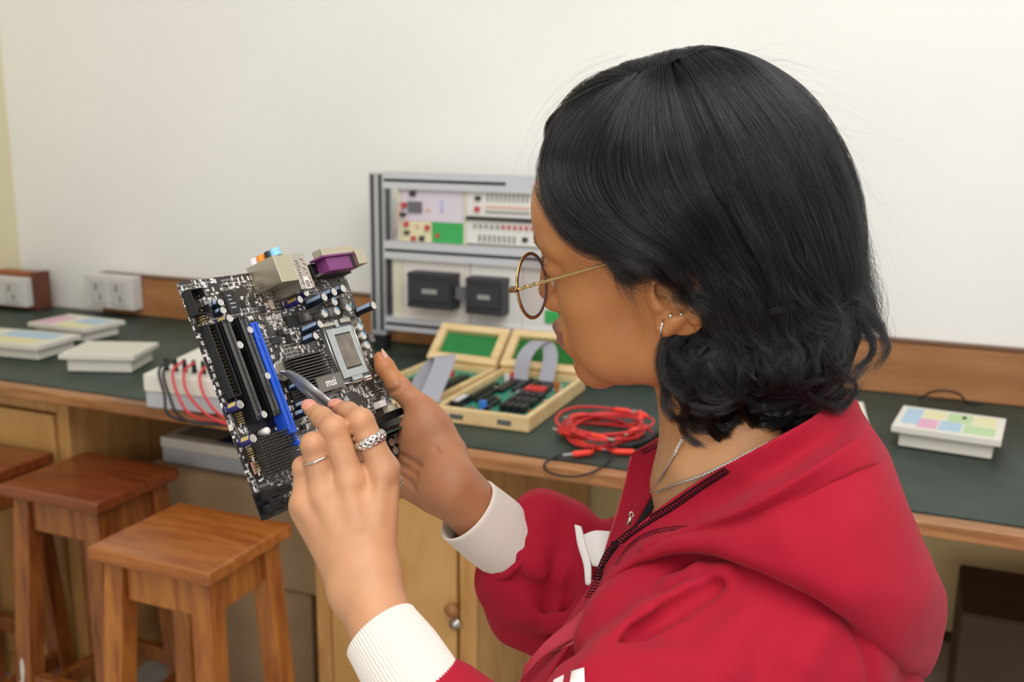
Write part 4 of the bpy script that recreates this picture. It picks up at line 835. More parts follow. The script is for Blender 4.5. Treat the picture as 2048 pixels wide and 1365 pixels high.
# ================================================================= jacket
M_jk = mat('red_cotton', 'a0142b', .82, spec=.2, bump=.25, bscale=1500, var=.05, vscale=7, sheen=.04)
M_knit = mat('cream_knit', 'e0d6cb', .85, spec=.2, bump=.4, bscale=1200, sheen=.2); M_wh = mat('white_stripe', 'ece8e4', .7, spec=.2); M_blk = mat('black_thread', '1b1016', .8, spec=.1); M_lining = mat('black_lining', '15171c', .7, spec=.2)
def vnoise(p, s, seed=0):
    r = np.random.default_rng(seed); o = 0
    for i in range(5): k = r.normal(0, 1, 3); k = k/np.linalg.norm(k)*s*(1+.35*i); o = o+np.sin(p@k.astype(np.float32)+r.uniform(0, 6.3)+1.3*np.sin(p@(r.normal(0, .5, 3)*s).astype(np.float32)))/(1+.35*i)
    return o/3
JK = dict(nsh=cvp(1520, 1040, .705), shl=cvp(1560, 1295, .66), ell=cvp(985, 1690, .575))
def f_jk0(p):
    d = d_cone(p, cvp(1560, 1230, .74), cvp(1540, 1700, .76), .094, .13)
    d = smin(d, d_cone(p, JK['nsh'], JK['shl'], .04, .060), .05)
    d = smin(d, d_cone(p, JK['shl'], JK['ell'], .058, .054), .03)
    d = smin(d, d_chain(p, [(cvp(1450, 1150, .715), .040), (cvp(1335, 1200, .705), .034), (cvp(1250, 1255, .70), .026), (cvp(1198, 1295, .695), .0165)], .02), .008)
    d = smin(d, d_chain(p, [(cvp(1340, 1340, .655), .048), (cvp(1186, 1408, .645), .030)], .02), .02)
    return smin(d, d_chain(p, [(JK['ell'], .050), (cvp(945, 1520, .612), .04), (cvp(874, 1428, .630), .0345)], .02), .02)
def ridge(pts, dz=0.): return [(trace(f_jk0, x, y)+np.array([0, 0, dz]), r) for x, y, r in pts]
FOLDS = [(ridge([(1450, 1155, .004), (1380, 1192, .008), (1300, 1240, .010), (1215, 1305, .009)], .002), .014, 1), (ridge([(1432, 1172, .004), (1350, 1222, .006), (1275, 1272, .006), (1205, 1335, .004)], .0), .006, -1),
         (ridge([(1455, 1142, .004), (1400, 1146, .007), (1345, 1170, .006)], .0), .010, 1), (ridge([(1180, 1345, .004), (1330, 1330, .006), (1460, 1345, .004)], .003), .02, 1), (ridge([(1700, 1240, .002), (1735, 1300, .003), (1748, 1380, .003)], .0), .008, -1), (ridge([(1500, 1240, .003), (1450, 1300, .005), (1420, 1380, .004)], .004), .02, 1), (ridge([(1640, 1270, .003), (1600, 1330, .006), (1580, 1400, .004)], .003), .02, 1)]
def f_jacket(p):
    d = f_jk0(p)
    for c, k, sg in FOLDS: d = smin(d, d_chain(p, c, .004), k) if sg > 0 else smax(d, -d_chain(p, c, .003), k)
    fs = d_chain(p, [(cvp(1048, 1112, .893), .0375), (cvp(1100, 1155, .905), .054), (cvp(1140, 1195, .91), .052)], .02)
    fs = smin(fs, d_chain(p, [(cvp(1085, 1048, .892), .030), (cvp(1120, 1080, .90), .036), (cvp(1160, 1150, .905), .045)], .01), .012); fs = smin(fs, d_chain(p, [(cvp(1010, 1165, .897), .026), (cvp(1050, 1200, .905), .036), (cvp(1120, 1220, .91), .046)], .01), .014)
    fs = smin(fs, d_chain(p, [(cvp(1140, 1195, .91), .05), (cvp(1210, 1200, .885), .048), (cvp(1320, 1130, .88), .052), (cvp(1480, 1010, .86), .055)], .02), .02)
    ax = nrm(cvp(1140, 1195, .91)-cvp(1013, 1082, .884)).astype(np.float32); c0 = cvp(1013, 1082, .884).astype(np.float32); s = (p-c0)@ax
    an = np.arctan2((p-c0)@np.cross(ax, [0, 0, 1]).astype(np.float32), (p-c0)[:, 2]); fs = fs+np.float32(.0007)*np.sin(an*14+s*20)*np.exp(-np.clip(s-.005, 0, 1)/.03)+np.float32(.0035)*np.sin(an*4+s*55+vnoise(p, 20, 5)*2)*np.clip((s-.034)/.03, 0, 1)
    for a, b_ in (((1135, 1040, .853), (1085, 1240, .862)), ((1168, 1070, .845), (1120, 1270, .862)), ((1020, 1150, .858), (1090, 1195, .856))): fs = smax(fs, -d_cone(p, cvp(*a), cvp(*b_), .003, .002), .018)
    d = smin(d, fs, .006)
    return d+vnoise(p, 38, 1)*np.float32(.0016)+vnoise(p, 95, 2)*np.float32(.0008)
jv, jf = surface_nets(f_jacket, (-.12, .02, .44), (.40, .52, 1.02), .0026, 2)
jk = mesh_obj('jacket', c2w(jv), jf, M_jk, person, True, world=True); tag(jk, 'red hooded jacket with white sleeve stripes')
jb = BVHTree.FromPolygons([tuple(v) for v in jv], [tuple(int(i) for i in f) for f in jf])
def loft(name, rows, m, par, nu=7, nv=7, noise=.0, thick=.002, seed=0, world=True, sc=40):
    R_ = np.array([[cvp(*k) for k in r] for r in rows]); A = np.array([crom(r, nu) for r in R_]); Bm = np.array([crom(A[:, j], nv) for j in range(A.shape[1])]).transpose(1, 0, 2)
    if noise:
        flat = Bm.reshape(-1, 3); gu = np.gradient(Bm, axis=1); gv = np.gradient(Bm, axis=0); n = np.cross(gu, gv); n /= np.linalg.norm(n, axis=2)[..., None]+1e-9; Bm = Bm+n*(noise*(vnoise(flat.astype(np.float32), sc, seed)+.4*vnoise(flat.astype(np.float32), sc*2.6, seed+1))).reshape(Bm.shape[:2])[..., None]
    o = MB().grid(c2w(Bm.reshape(-1, 3)).reshape(Bm.shape)).build(name, m, person if par is person else None, smooth=True, world=True)
    if par is not person: o.data.transform(Matrix.Translation(-person.location)); o.parent = par
    if thick: sd = o.modifiers.new('thick', 'SOLIDIFY'); sd.thickness = thick; sd.offset = 0
    return o, Bm
HOOD = dict(
 N=[(1205, 1150, .728), (1255, 1072, .716), (1335, 1004, .692), (1425, 946, .664), (1530, 888, .645), (1622, 838, .652), (1684, 790, .705), (1716, 815, .745), (1690, 850, .80), (1560, 880, .86)],
 I=[(1205, 1158, .722), (1265, 1086, .710), (1352, 1036, .685), (1446, 1003, .661), (1550, 948, .646), (1643, 888, .650), (1712, 838, .685), (1732, 850, .73), (1720, 880, .80), (1600, 900, .87)],
 R=[(1204, 1165, .715), (1282, 1092, .695), (1375, 1056, .669), (1465, 1030, .638), (1562, 980, .620), (1662, 918, .620), (1738, 874, .652), (1764, 893, .712), (1745, 920, .79), (1640, 940, .87)],
 Q=[(1203, 1168, .713), (1280, 1100, .693), (1372, 1064, .667), (1468, 1042, .641), (1568, 1000, .624), (1672, 950, .620), (1756, 920, .645), (1786, 940, .71), (1770, 960, .79), (1660, 980, .88)],
 M=[(1202, 1172, .711), (1276, 1112, .690), (1366, 1080, .661), (1472, 1078, .628), (1592, 1068, .604), (1706, 1050, .598), (1800, 1042, .630), (1838, 1070, .71), (1820, 1080, .80), (1700, 1090, .89)],
 L=[(1201, 1176, .712), (1272, 1124, .690), (1362, 1094, .661), (1468, 1106, .626), (1596, 1142, .598), (1722, 1180, .590), (1840, 1190, .620), (1893, 1195, .70), (1870, 1200, .79), (1740, 1200, .88)],
 K=[(1201, 1180, .716), (1268, 1132, .694), (1358, 1102, .666), (1458, 1118, .633), (1575, 1162, .606), (1700, 1228, .598), (1815, 1300, .625), (1876, 1290, .69), (1850, 1300, .77), (1740, 1300, .86)],
 B=[(1202, 1182, .722), (1268, 1134, .702), (1358, 1104, .676), (1456, 1120, .645), (1570, 1164, .620), (1690, 1232, .614), (1790, 1330, .640), (1838, 1346, .68), (1830, 1350, .75), (1740, 1360, .84)],
 U=[(1215, 1180, .735), (1280, 1132, .722), (1370, 1104, .70), (1460, 1118, .672), (1565, 1160, .652), (1670, 1222, .650), (1745, 1300, .672), (1780, 1320, .70), (1780, 1330, .75), (1700, 1340, .82)])
hood, HB = loft('hood', list(HOOD.values()), M_jk, jk, 12, 10, .0026, .0016, 11, sc=46)
sh_ = lambda r, a, b_=0: [(x, y+b_, z-a) for x, y, z in r][1:8]
loft('hood_hem', [sh_(HOOD['R'], .0018, -1), sh_(HOOD['R'], .0042), sh_(HOOD['Q'], .0036), sh_(HOOD['Q'], .0030, 9), sh_(HOOD['Q'], .0012, 11)], M_jk, jk, 12, 5, .0008, .0016, 31, sc=46)
lap, LB = loft('lapel', [[(1385, 842, .815), (1330, 868, .815), (1290, 893, .815), (1262, 914, .812), (1252, 965, .808), (1234, 1030, .80), (1212, 1095, .79), (1186, 1165, .772), (1120, 1262, .75), (1040, 1368, .73), (985, 1440, .72)],
  [(1382, 858, .80), (1335, 885, .80), (1305, 912, .80), (1288, 940, .80), (1272, 985, .797), (1252, 1045, .788), (1226, 1105, .778), (1198, 1170, .76), (1140, 1262, .738), (1066, 1368, .716), (1010, 1440, .705)],
  [(1376, 872, .792), (1352, 905, .79), (1332, 938, .788), (1313, 972, .785), (1292, 1012, .78), (1264, 1062, .772), (1232, 1120, .762), (1206, 1176, .748), (1158, 1262, .722), (1090, 1368, .70), (1035, 1440, .69)]], M_jk, jk, 8, 8, .0012, .0018, 21)
loft('lining', [[(1368, 885, .789), (1342, 925, .787), (1318, 968, .784), (1293, 1015, .778), (1268, 1058, .770)], [(1372, 890, .780), (1352, 930, .778), (1330, 972, .775), (1306, 1016, .770), (1272, 1062, .765)]], M_lining, jk, 6, 3, 0, .001)
# cuffs
def cuff(name, C_, R_, up, m, ribs, amp):
    C_ = crom(np.array([cvp(*c) for c in C_]), 8); n = len(C_); R_ = np.interp(np.linspace(0, 1, n), np.linspace(0, 1, len(R_)), R_); T = np.gradient(C_, axis=0); T /= np.linalg.norm(T, axis=1)[:, None]
    th = np.linspace(0, 2*math.pi, ribs*6, endpoint=False); rows = []
    def ring(i, dr, sh=0): a = nrm(np.cross(T[i], up)); b_ = np.cross(T[i], a); r = R_[i]+dr+amp*np.cos(th*ribs); return C_[i]+T[i]*sh+r[:, None]*(np.cos(th)[:, None]*a+.9*np.sin(th)[:, None]*b_)
    rows = [ring(4, -.003), ring(1, -.003), ring(0, -.0022, -.0008), ring(0, -.0008, -.0012), ring(0, .0002, -.0004)]+[ring(i, 0) for i in range(1, n)]
    Gd = np.array(rows).transpose(1, 0, 2); o = MB().grid(c2w(Gd.reshape(-1, 3)).reshape(Gd.shape), closed_u=True).build(name, m, person, smooth=True, world=True); o.data.transform(Matrix.Identity(4)); o.parent = jk; return o
cuff('cuff', [(763, 1266, .657), (800, 1320, .645), (842, 1385, .63), (880, 1440, .62)], [.0262, .0285, .029, .028], (0, 0, 1), M_knit, 68, .00028)
cuff('cuff', [(936, 1022, .864), (980, 1058, .876), (1034, 1102, .889)], [.0315, .0330, .0325], (0, 0, 1), M_knit, 68, .00012)
hc_, ht_ = cvp(1022, 1093, .8865), nrm(cvp(1034, 1102, .889)-cvp(980, 1058, .876)); ha_ = nrm(np.cross(ht_, (0, 0, 1))); hb_ = np.cross(ht_, ha_); th = np.linspace(0, 2*math.pi, 60, endpoint=False); hr_ = .0335+.0007*np.sin(th*13)
o = MB().tube(c2w(hc_+hr_[:, None]*(np.cos(th)[:, None]*ha_+.93*np.sin(th)[:, None]*hb_)), .0036, 10, closed=True).build('sleeve_hem', M_jk, None, smooth=True); o.data.transform(Matrix.Translation(-person.location)); o.parent = jk
# white sleeve stripes lie on the cloth
def decal(name, quads, m, par, tree, lift=.0012, n=26):
    mb = MB()
    for q in quads:
        q = np.array(q, float); Gd = []
        for i in range(n+1):
            row = []
            for j in range(n+1):
                u, v = i/n, j/n; x, y = (q[0]*(1-u)+q[1]*u)*(1-v)+(q[3]*(1-u)+q[2]*u)*v; r = nrm(((x-1024)/FPX, (y-682.5)/FPX, 1.)); h = tree.ray_cast(Vector((0, 0, 0)), Vector(r))
                row.append(np.array(h[0])-r*lift if h[0] is not None else None)
            Gd.append(row)
        ok = [[g is not None for g in r_] for r_ in Gd]; V = [g if g is not None else (0, 0, 0) for r_ in Gd for g in r_]
        mb.add(c2w(np.array(V)), [(i*(n+1)+j, i*(n+1)+j+1, (i+1)*(n+1)+j+1, (i+1)*(n+1)+j) for i in range(n) for j in range(n) if ok[i][j] and ok[i+1][j] and ok[i][j+1] and ok[i+1][j+1] and max(Gd[i][j][2], Gd[i+1][j][2], Gd[i][j+1][2], Gd[i+1][j+1][2])-min(Gd[i][j][2], Gd[i+1][j][2], Gd[i][j+1][2], Gd[i+1][j+1][2]) < .006])
    o = mb.build(name, m, None, smooth=True); o.data.transform(Matrix.Translation(-person.location)); o.parent = par; return o
decal('stripe', [[(1143, 1343), (1168, 1336), (1172, 1440), (1128, 1440)]], M_wh, jk, jb); decal('stripe', [[(1108, 1360), (1128, 1350), (1114, 1440), (1080, 1440)]], M_wh, jk, jb)
loft('stripe', [[(1150, 1050, .835), (1156, 1090, .833), (1168, 1130, .83), (1172, 1170, .826)], [(1162, 1054, .832), (1172, 1090, .829), (1182, 1130, .826), (1182, 1172, .822)]], M_wh, jk, 6, 3, 0, .002)
loft('collar_band', [[(1168, 1070, .83), (1176, 1100, .828), (1188, 1132, .824)], [(1190, 1062, .823), (1196, 1095, .82), (1196, 1134, .818)], [(1222, 1064, .822), (1212, 1095, .818), (1200, 1138, .815)]], M_wh, jk, 6, 6, 0, .003)
# stitches, zip
from mathutils.bvhtree import BVHTree as _B
def gtree(Bm): m, n = Bm.shape[:2]; return _B.FromPolygons([tuple(v) for v in Bm.reshape(-1, 3)], [(i*n+j, i*n+j+1, (i+1)*n+j+1, (i+1)*n+j) for i in range(m-1) for j in range(n-1)])
ht, lt = gtree(HB), gtree(LB)
def onto(pts, tree, lift=.0015, zf=.7):
    out = []
    for x, y in pts:
        r = nrm(((x-1024)/FPX, (y-682.5)/FPX, 1.)); h = tree.ray_cast(Vector((0, 0, 0)), Vector(r)); out.append(np.array(h[0])-r*lift if h[0] is not None else (out[-1]*0+r*(out[-1]@r) if out else r*zf/r[2]))
    return np.array(out)
def stitches(name, path, tree, wpx, n, m, r=.0004, par=None, zig=True, zf=.7):
    P = resample(np.array([(x, y, 0.) for x, y in crom(np.array(path, float), 8)]), n)[:, :2]; T = np.gradient(P, axis=0); T /= np.linalg.norm(T, axis=1)[:, None]; Nn = np.stack([-T[:, 1], T[:, 0]], 1); mb = MB()
    for i in range(n):
        q = onto([P[i]-Nn[i]*wpx/2, P[i], P[i]+Nn[i]*wpx/2+(T[i]*wpx*.3 if zig else 0)], tree, zf=zf); mb.tube(c2w(q), r, 5)
    q = onto(P+Nn*wpx/2, tree, zf=zf); mb.tube(c2w(q), r*.7, 5); q = onto(P-Nn*wpx/2, tree, zf=zf); mb.tube(c2w(q), r*.7, 5)
    o = mb.build(name, m, None, smooth=True); o.data.transform(Matrix.Translation(-person.location)); o.parent = par or jk; return o
stitches('stitching', [(1193, 1160), (1215, 1110), (1250, 1075), (1300, 1040), (1342, 1015), (1400, 975), (1452, 942)], ht, 12, 52, M_blk, .0007, zf=.715)
stitches('stitching', [(1232, 1130), (1262, 1092), (1300, 1068), (1345, 1058), (1385, 1057)], ht, 8, 34, M_blk, .00042, zf=.68)
stitches('stitching', [(1285, 905), (1320, 888), (1350, 872), (1372, 862)], lt, 9, 18, M_blk, .0005, zf=.79)
stitches('stitching', [(1232, 1085), (1215, 1125), (1195, 1165), (1180, 1195)], lt, 14, 20, M_blk, .0007, zf=.76)
P = onto([(1395, 1050), (1470, 1032), (1562, 990), (1650, 938), (1730, 886)], ht); o = MB().tube(c2w(resample(crom(P, 8), 60)), .00035, 5).build('hem_seam', mat('red_thread', '8a1226', .8), None); o.data.transform(Matrix.Translation(-person.location)); o.parent = hood
M_zip = mat('red_zip', 'c04a48', .45)
def zipper(path, tree, zf, n, name='zip_teeth'):
    P = resample(crom(onto(path, tree, .001, zf), 8), n); mb = MB(); T = np.gradient(P, axis=0)
    for i in range(n): mb.ball(P[i]@CAMR.T+C0, (.0014, .0014, .0011), 6)
    mb.tube(c2w(P), .0007, 5); o = mb.build(name, M_zip, None, smooth=True); o.data.transform(Matrix.Translation(-person.location)); o.parent = jk; return o
zipper([(1262, 916), (1252, 965), (1234, 1030), (1214, 1095)], lt, .80, 70)
zipper([(1166, 1268), (1140, 1290), (1090, 1312), (1060, 1340), (1036, 1372)], lt, .716, 64)
loft('zip_tape', [[(1180, 1205, .735), (1150, 1235, .728), (1095, 1280, .722), (1050, 1330, .716)], [(1176, 1240, .722), (1166, 1268, .716), (1090, 1312, .716), (1040, 1368, .715)]], mat('red_mesh', 'b03040', .8, bump=.8, bscale=900), jk, 6, 4, 0, .0008)
# zip pull at the collar
zp_ = thing
o = MB().tube(c2w(np.array([cvp(1263+4*math.cos(a), 1030+5*math.sin(a), .735) for a in np.linspace(0, 6.283, 14, endpoint=False)])), .0006, 6, closed=True).tube(c2w(np.array([cvp(1262, 1034, .735), cvp(1257, 1050, .735)])), [.0012, .0018], 8).build('zip_pull', mat('zip_silver', 'c9c0b0', .3, 1.), None, smooth=True); o.data.transform(Matrix.Translation(-person.location)); o.parent = jk
# ================================================================= circuit board (board millimetres: x along the port edge, y down, h towards the viewer)
BW, BH = 244*BSC, 227.2*BSC
NV = -BR[:, 2]
board = bpy.data.objects.new('circuit_board', None); COL.objects.link(board)
Mb = np.eye(4); Mb[:3, 0] = CAMR @ BR[:, 0]; Mb[:3, 1] = -(CAMR @ BR[:, 1]); Mb[:3, 2] = CAMR @ NV; Mb[:3, 3] = c2w(BT); board.matrix_world = Matrix(Mb.tolist())
tag(board, 'black computer circuit board with sockets, chips and heatsinks held up in both hands', 'circuit board')
def L(x, y, h=0.): return np.array([x, -y, h])/1000          # board mm -> local
def bp_(px, py, h=0.): v = tob(px, py, h/1000)*1000; return float(v[0]), float(v[1])
def lb(m, x0, x1, y0, y1, h0, h1, mi=0): return m.bx(min(x0, x1)/1000, max(x0, x1)/1000, -max(y0, y1)/1000, -min(y0, y1)/1000, h0/1000, h1/1000, mi)
def bpart(name, m, mats_, parent=None, **k): return m.build(name, mats_, parent or board, **k)
M_pcb = bpy.data.materials.new('pcb'); M_pcb.use_nodes = True; nt = M_pcb.node_tree; b = nt.nodes['Principled BSDF']; N = nt.nodes.new; lk_ = nt.links.new
tc = N('ShaderNodeTexCoord')
def vor(scale, st=(1, 1, 1), feat='F1', dist='CHEBYCHEV'):
    mp = N('ShaderNodeMapping'); mp.inputs['Scale'].default_value = st; lk_(tc.outputs['Object'], mp.inputs[0]); v = N('ShaderNodeTexVoronoi'); v.inputs['Scale'].default_value = scale; v.distance = dist; v.feature = feat; v.inputs['Randomness'].default_value = 1.; lk_(mp.outputs[0], v.inputs['Vector']); return v
def mth(op, a_, b_=None):
    n = N('ShaderNodeMath'); n.operation = op
    for i, x in enumerate((a_, b_)):
        if x is None: continue
        if isinstance(x, (int, float)): n.inputs[i].default_value = x
        else: lk_(x, n.inputs[i])
    return n.outputs[0]
v1 = vor(330, (1, .55, 1)); v2 = vor(330, (.5, 1, 1)); br = N('ShaderNodeTexBrick'); mp = N('ShaderNodeMapping'); lk_(tc.outputs['Object'], mp.inputs[0]); lk_(mp.outputs[0], br.inputs['Vector']); br.inputs['Scale'].default_value = 125; br.inputs['Mortar Size'].default_value = .06; br.inputs['Brick Width'].default_value = .9; br.inputs['Row Height'].default_value = .4; br.offset = .37; br.squash = .6
N2_ = N('ShaderNodeTexNoise'); N2_.inputs['Scale'].default_value = 60; lk_(tc.outputs['Object'], N2_.inputs['Vector']); sepa = N('ShaderNodeSeparateColor'); lk_(v1.outputs['Color'], sepa.inputs[0]); sepb = N('ShaderNodeSeparateColor'); lk_(v2.outputs['Color'], sepb.inputs[0])
nz = N('ShaderNodeTexNoise'); nz.inputs['Scale'].default_value = 26; nz.inputs['Detail'].default_value = 2; lk_(tc.outputs['Object'], nz.inputs['Vector']); dens = mth('GREATER_THAN', nz.outputs[0], .42)
pad = mth('MULTIPLY', mth('GREATER_THAN', sepa.outputs[0], .5), mth('LESS_THAN', v1.outputs['Distance'], .32)); pad2 = mth('MULTIPLY', mth('GREATER_THAN', sepb.outputs[1], .6), mth('LESS_THAN', v2.outputs['Distance'], .28))
ring = mth('MULTIPLY', mth('MULTIPLY', br.outputs['Fac'], .75), mth('GREATER_THAN', N2_.outputs[0], .52))
silk = mth('MULTIPLY', dens, mth('MAXIMUM', mth('MAXIMUM', pad, pad2), mth('MULTIPLY', ring, .5)))
wv = N('ShaderNodeTexWave'); wv.inputs['Scale'].default_value = 130; wv.bands_direction = 'Y'; wv.inputs['Distortion'].default_value = 0; lk_(tc.outputs['Object'], wv.inputs['Vector']); nz2 = N('ShaderNodeTexNoise'); nz2.inputs['Scale'].default_value = 14; lk_(tc.outputs['Object'], nz2.inputs['Vector'])
tr = mth('MULTIPLY', mth('GREATER_THAN', wv.outputs[0], .8), mth('GREATER_THAN', nz2.outputs[0], .56))
mx1 = N('ShaderNodeMix'); mx1.data_type = 'RGBA'; mx1.inputs[6].default_value = lin('2b2624'); mx1.inputs[7].default_value = lin('5d564f'); lk_(tr, mx1.inputs[0])
mx2 = N('ShaderNodeMix'); mx2.data_type = 'RGBA'; lk_(silk, mx2.inputs[0]); lk_(mx1.outputs[2], mx2.inputs[6]); mx2.inputs[7].default_value = lin('d3d0cc'); lk_(mx2.outputs[2], b.inputs['Base Color']); b.inputs['Roughness'].default_value = .38; b.inputs['Specular IOR Level'].default_value = .6
m = MB(); m.prism([(x/1000, -y/1000) for x, y in ((2, 0), (BW-2, 0), (BW, 2), (BW, BH-2), (BW-2, BH), (2, BH), (0, BH-2), (0, 2))], -.0016, 0); bpart('board', m, [M_pcb])
BK = mat('slot_plastic', '121212', .42); BKm = mat('matt_black', '1a1a1a', .55); BLU = mat('blue_plastic', '1f4fc4', .4); BLU2 = mat('blue_plastic_light', '3f74dd', .4); SIL = mat('tin', 'c4beb2', .32, 1.); SIL2 = mat('tin_warm', 'cac1aa', .3, 1.); GOLD = mat('gold_pin', 'd6b768', .3, 1.); WHT = mat('nylon_white', 'e4e0d4', .45); PUR = mat('port_purple', '7c3a72', .45); HS = mat('heatsink_grey', '58554f', .42, .75); CAPT = mat('cap_top', 'd9d6d0', .3, .9); SLV = mat('sleeve_navy', '14202e', .3); SLVp = mat('sleeve_purple', '2c2666', .3); SLVk = mat('sleeve_black', '0f1014', .3); STRP = mat('cap_stripe', '8ea0b8', .4); STRG = mat('cap_stripe_gold', 'b5a05e', .4); ALU = mat('cap_can', 'b9b5ae', .35, .9); CYB = mat('cap_blue_mark', '5ea6cf', .4); CHK = mat('inductor_grey', '4b4741', .6); NAVY = mat('chip_black', '26262a', .5); PRN = mat('chip_print', '9d9da0', .6)
# slots
def slot(x, y0, y1, w, h, m_, name, lips, key=None, rows=2, edge=None):
    m = MB(); wl = w*.32
    lb(m, x-w/2, x+w/2, y0, y1, 0, h-3); lb(m, x-w/2, x-w*.12, y0, y1, h-3, h); lb(m, x+w*.12, x+w/2, y0, y1, h-3, h); lb(m, x-w*.12, x+w*.12, y0, y0+2, h-3, h); lb(m, x-w*.12, x+w*.12, y1-2, y1, h-3, h)
    if key: lb(m, x-w/2, x+w/2, key-1.2, key+1.2, h-3, h+.05)
    o = bpart(name, m, m_, bev=.0003)
    for s_ in (-1, 1):
        q = MB(); n = int((y1-y0-6)/1.27)
        for i in range(n): lb(q, x+s_*w*.32-.45, x+s_*w*.32+.45, y0+3+i*1.27, y0+3.6+i*1.27, h, h+.12)
        q.build('contact_row', lips, o)
    e = MB(); lb(e, x-w*.13, x-w*.10, y0+2, y1-2, h-.2, h+.25); lb(e, x-w/2-.1, x-w/2+.15, y0, y1, h-.2, h+.2); lb(e, x+w*.10, x+w*.13, y0+2, y1-2, h-.2, h+.25); e.build('rib', edge or mat('rib_grey', '6d6d70', .4), o); return o
SH_ = 11.5
def slotends(p0, p1, h=SH_): a, c = bp_(*p0, h), bp_(*p1, h); return (a[0]+c[0])/2, a[1], c[1]
x, y0, y1 = slotends((447, 640), (527, 838)); slot(x, y0, y1, 8, SH_, BK, 'expansion_slot', mat('contact', 'b7b3a6', .35, .8), y0+(y1-y0)*.76)
x, y0, y1 = slotends((482, 633), (558, 830)); slot(x, y0, y1, 8, SH_, BK, 'expansion_slot', mat('contact', 'b7b3a6', .35, .8), y0+(y1-y0)*.76)
x, y0, y1 = slotends((507, 645), (587, 858)); o = slot(x, y0, y1, 8.2, SH_, BLU, 'expansion_slot', BLU2, y0+(y1-y0)*.14, edge=BLU2); tag(o, 'blue expansion slot')
q = MB(); lb(q, x-4, x+4, y1, y1+3, 2, 12); lb(q, x+2, x+4.5, y1, y1+13, 3, 9); lb(q, x-2, x+4.5, y1+10, y1+13, 3, 14); q.build('latch', BLU, o, bev=.0006)
aa, cc_ = bp_(430, 645, 1), bp_(575, 850, 1); q = MB(); lb(q, 17, x-4, y0-2, y1-6, 0, .4); bpart('slot_base', q, BK)
# drive connector along the left edge
a, c = bp_(407, 655), bp_(459, 800); xi = (a[0]+c[0])/2
m = MB(); lb(m, xi-4, xi+5, a[1], c[1], 0, 1.5); lb(m, xi-4.4, xi-3.2, a[1], c[1], 0, 9); lb(m, xi+4, xi+5.2, a[1], c[1], 0, 9); lb(m, xi-4, xi+5, a[1], a[1]+1.5, 0, 9); lb(m, xi-4, xi+5, c[1]-1.5, c[1], 0, 9); o = bpart('drive_connector', m, BKm, bev=.0003)
q = MB()
for i in range(20):
    for s_ in (-1.2, 1.4): q.cyl(L(xi+s_, a[1]+3+i*(c[1]-a[1]-6)/19, 1), L(xi+s_, a[1]+3+i*(c[1]-a[1]-6)/19, 7), .0003, n=5)
q.build('pin', GOLD, o)
m = MB(); lb(m, xi-4, xi+5, c[1]+2, c[1]+9, 0, 4); bpart('jumper_block', m, BKm, bev=.0003)
p = bp_(477.5, 762, 1); m = MB().cyl(L(*p, .9), L(*p, 1.1), .0028, n=20); bpart('sticker', m, mat('yellow_sticker', 'e8a80c', .5))
# electrolytic capacitors: top centre pixel, height mm, radius mm, kind
def capac(px, py, h, r, kind='navy'):
    x, y = bp_(px, py, h); can = dict(navy=SLV, purple=SLVp, black=SLVk, can=ALU)[kind]; rm = r/1000
    m = MB().lathe(L(x, y, 0), (0, 0, 1), [(rm*.96, 0), (rm, .0006), (rm, .0014), (rm*.94, .0019), (rm, .0024), (rm, h/1000-.0007), (rm*.93, h/1000)], 18); o = bpart('capacitor', m, can, smooth=True); o.data.polygons.foreach_set('use_smooth', [True]*len(o.data.polygons)); md = o.modifiers.new('es', 'EDGE_SPLIT'); md.split_angle = .7
    MB().lathe(L(x, y, h), (0, 0, 1), [(rm*.93, -.0002), (rm*.9, .00025), (rm*.82, .0001), (0, .0001)], 18).build('cap_top', CAPT, o)
    if kind != 'can':
        q = MB(); th = np.linspace(-.5, .5, 6)+2.6; zz = [.003, h/1000-.001]; G_ = [[L(x, y, 0)+np.array([rm*1.012*math.cos(t_), rm*1.012*math.sin(t_), z_]) for z_ in zz] for t_ in th]; q.grid(G_); q.build('stripe', STRG if kind == 'purple' or kind == 'gold' else STRP, o)
    else: lb(MB(), 0, 0, 0, 0, 0, 0); MB().prism([(x/1000+rm*.8*math.cos(t_), -y/1000+rm*.8*math.sin(t_)) for t_ in np.linspace(-.2, 1.8, 8)], h/1000+.00015, h/1000+.0003).build('mark', CYB, o)
for c in ((441, 605, 8, 3.2, 'navy'), (446, 621, 8, 3.2, 'navy'), (459, 637, 12, 3.4, 'purple'), (480, 690, 11.5, 3.4, 'purple'), (500, 660, 12, 3.2, 'purple'), (535, 752, 12, 3.2, 'purple'), (528, 829, 12, 3.2, 'purple'), (480, 809, 12, 3.6, 'purple'), (506, 877, 12, 3.6, 'purple'),
          (648.5, 594.5, 20, 3.9, 'navy'), (668, 584, 18, 3.9, 'navy'), (686, 577, 18, 3.9, 'navy'), (600, 599, 14, 3.5, 'purple'), (612, 586, 14, 3.5, 'purple'), (640, 648.5, 20, 3.7, 'navy'), (631, 672, 14, 3.5, 'navy'), (747, 611, 20, 4., 'black'),
          (649, 627, 9, 4.2, 'can'), (669, 603, 8, 4.2, 'can'), (674, 622, 8, 4.2, 'can'), (697, 615.5, 8, 4.2, 'can'), (720, 653, 9, 4.2, 'can'), (727, 671, 9, 4.2, 'can'), (734, 690, 9, 4.2, 'can'), (597, 771, 10, 3.2, 'navy'), (614, 806, 12, 3.4, 'navy'), (613, 823, 12, 3.4, 'navy'), (783, 885, 10, 4., 'black'), (791, 901, 10, 4., 'black'), (792, 880, 10, 4, 'black'), (802, 897, 10, 4, 'black')): capac(*c)
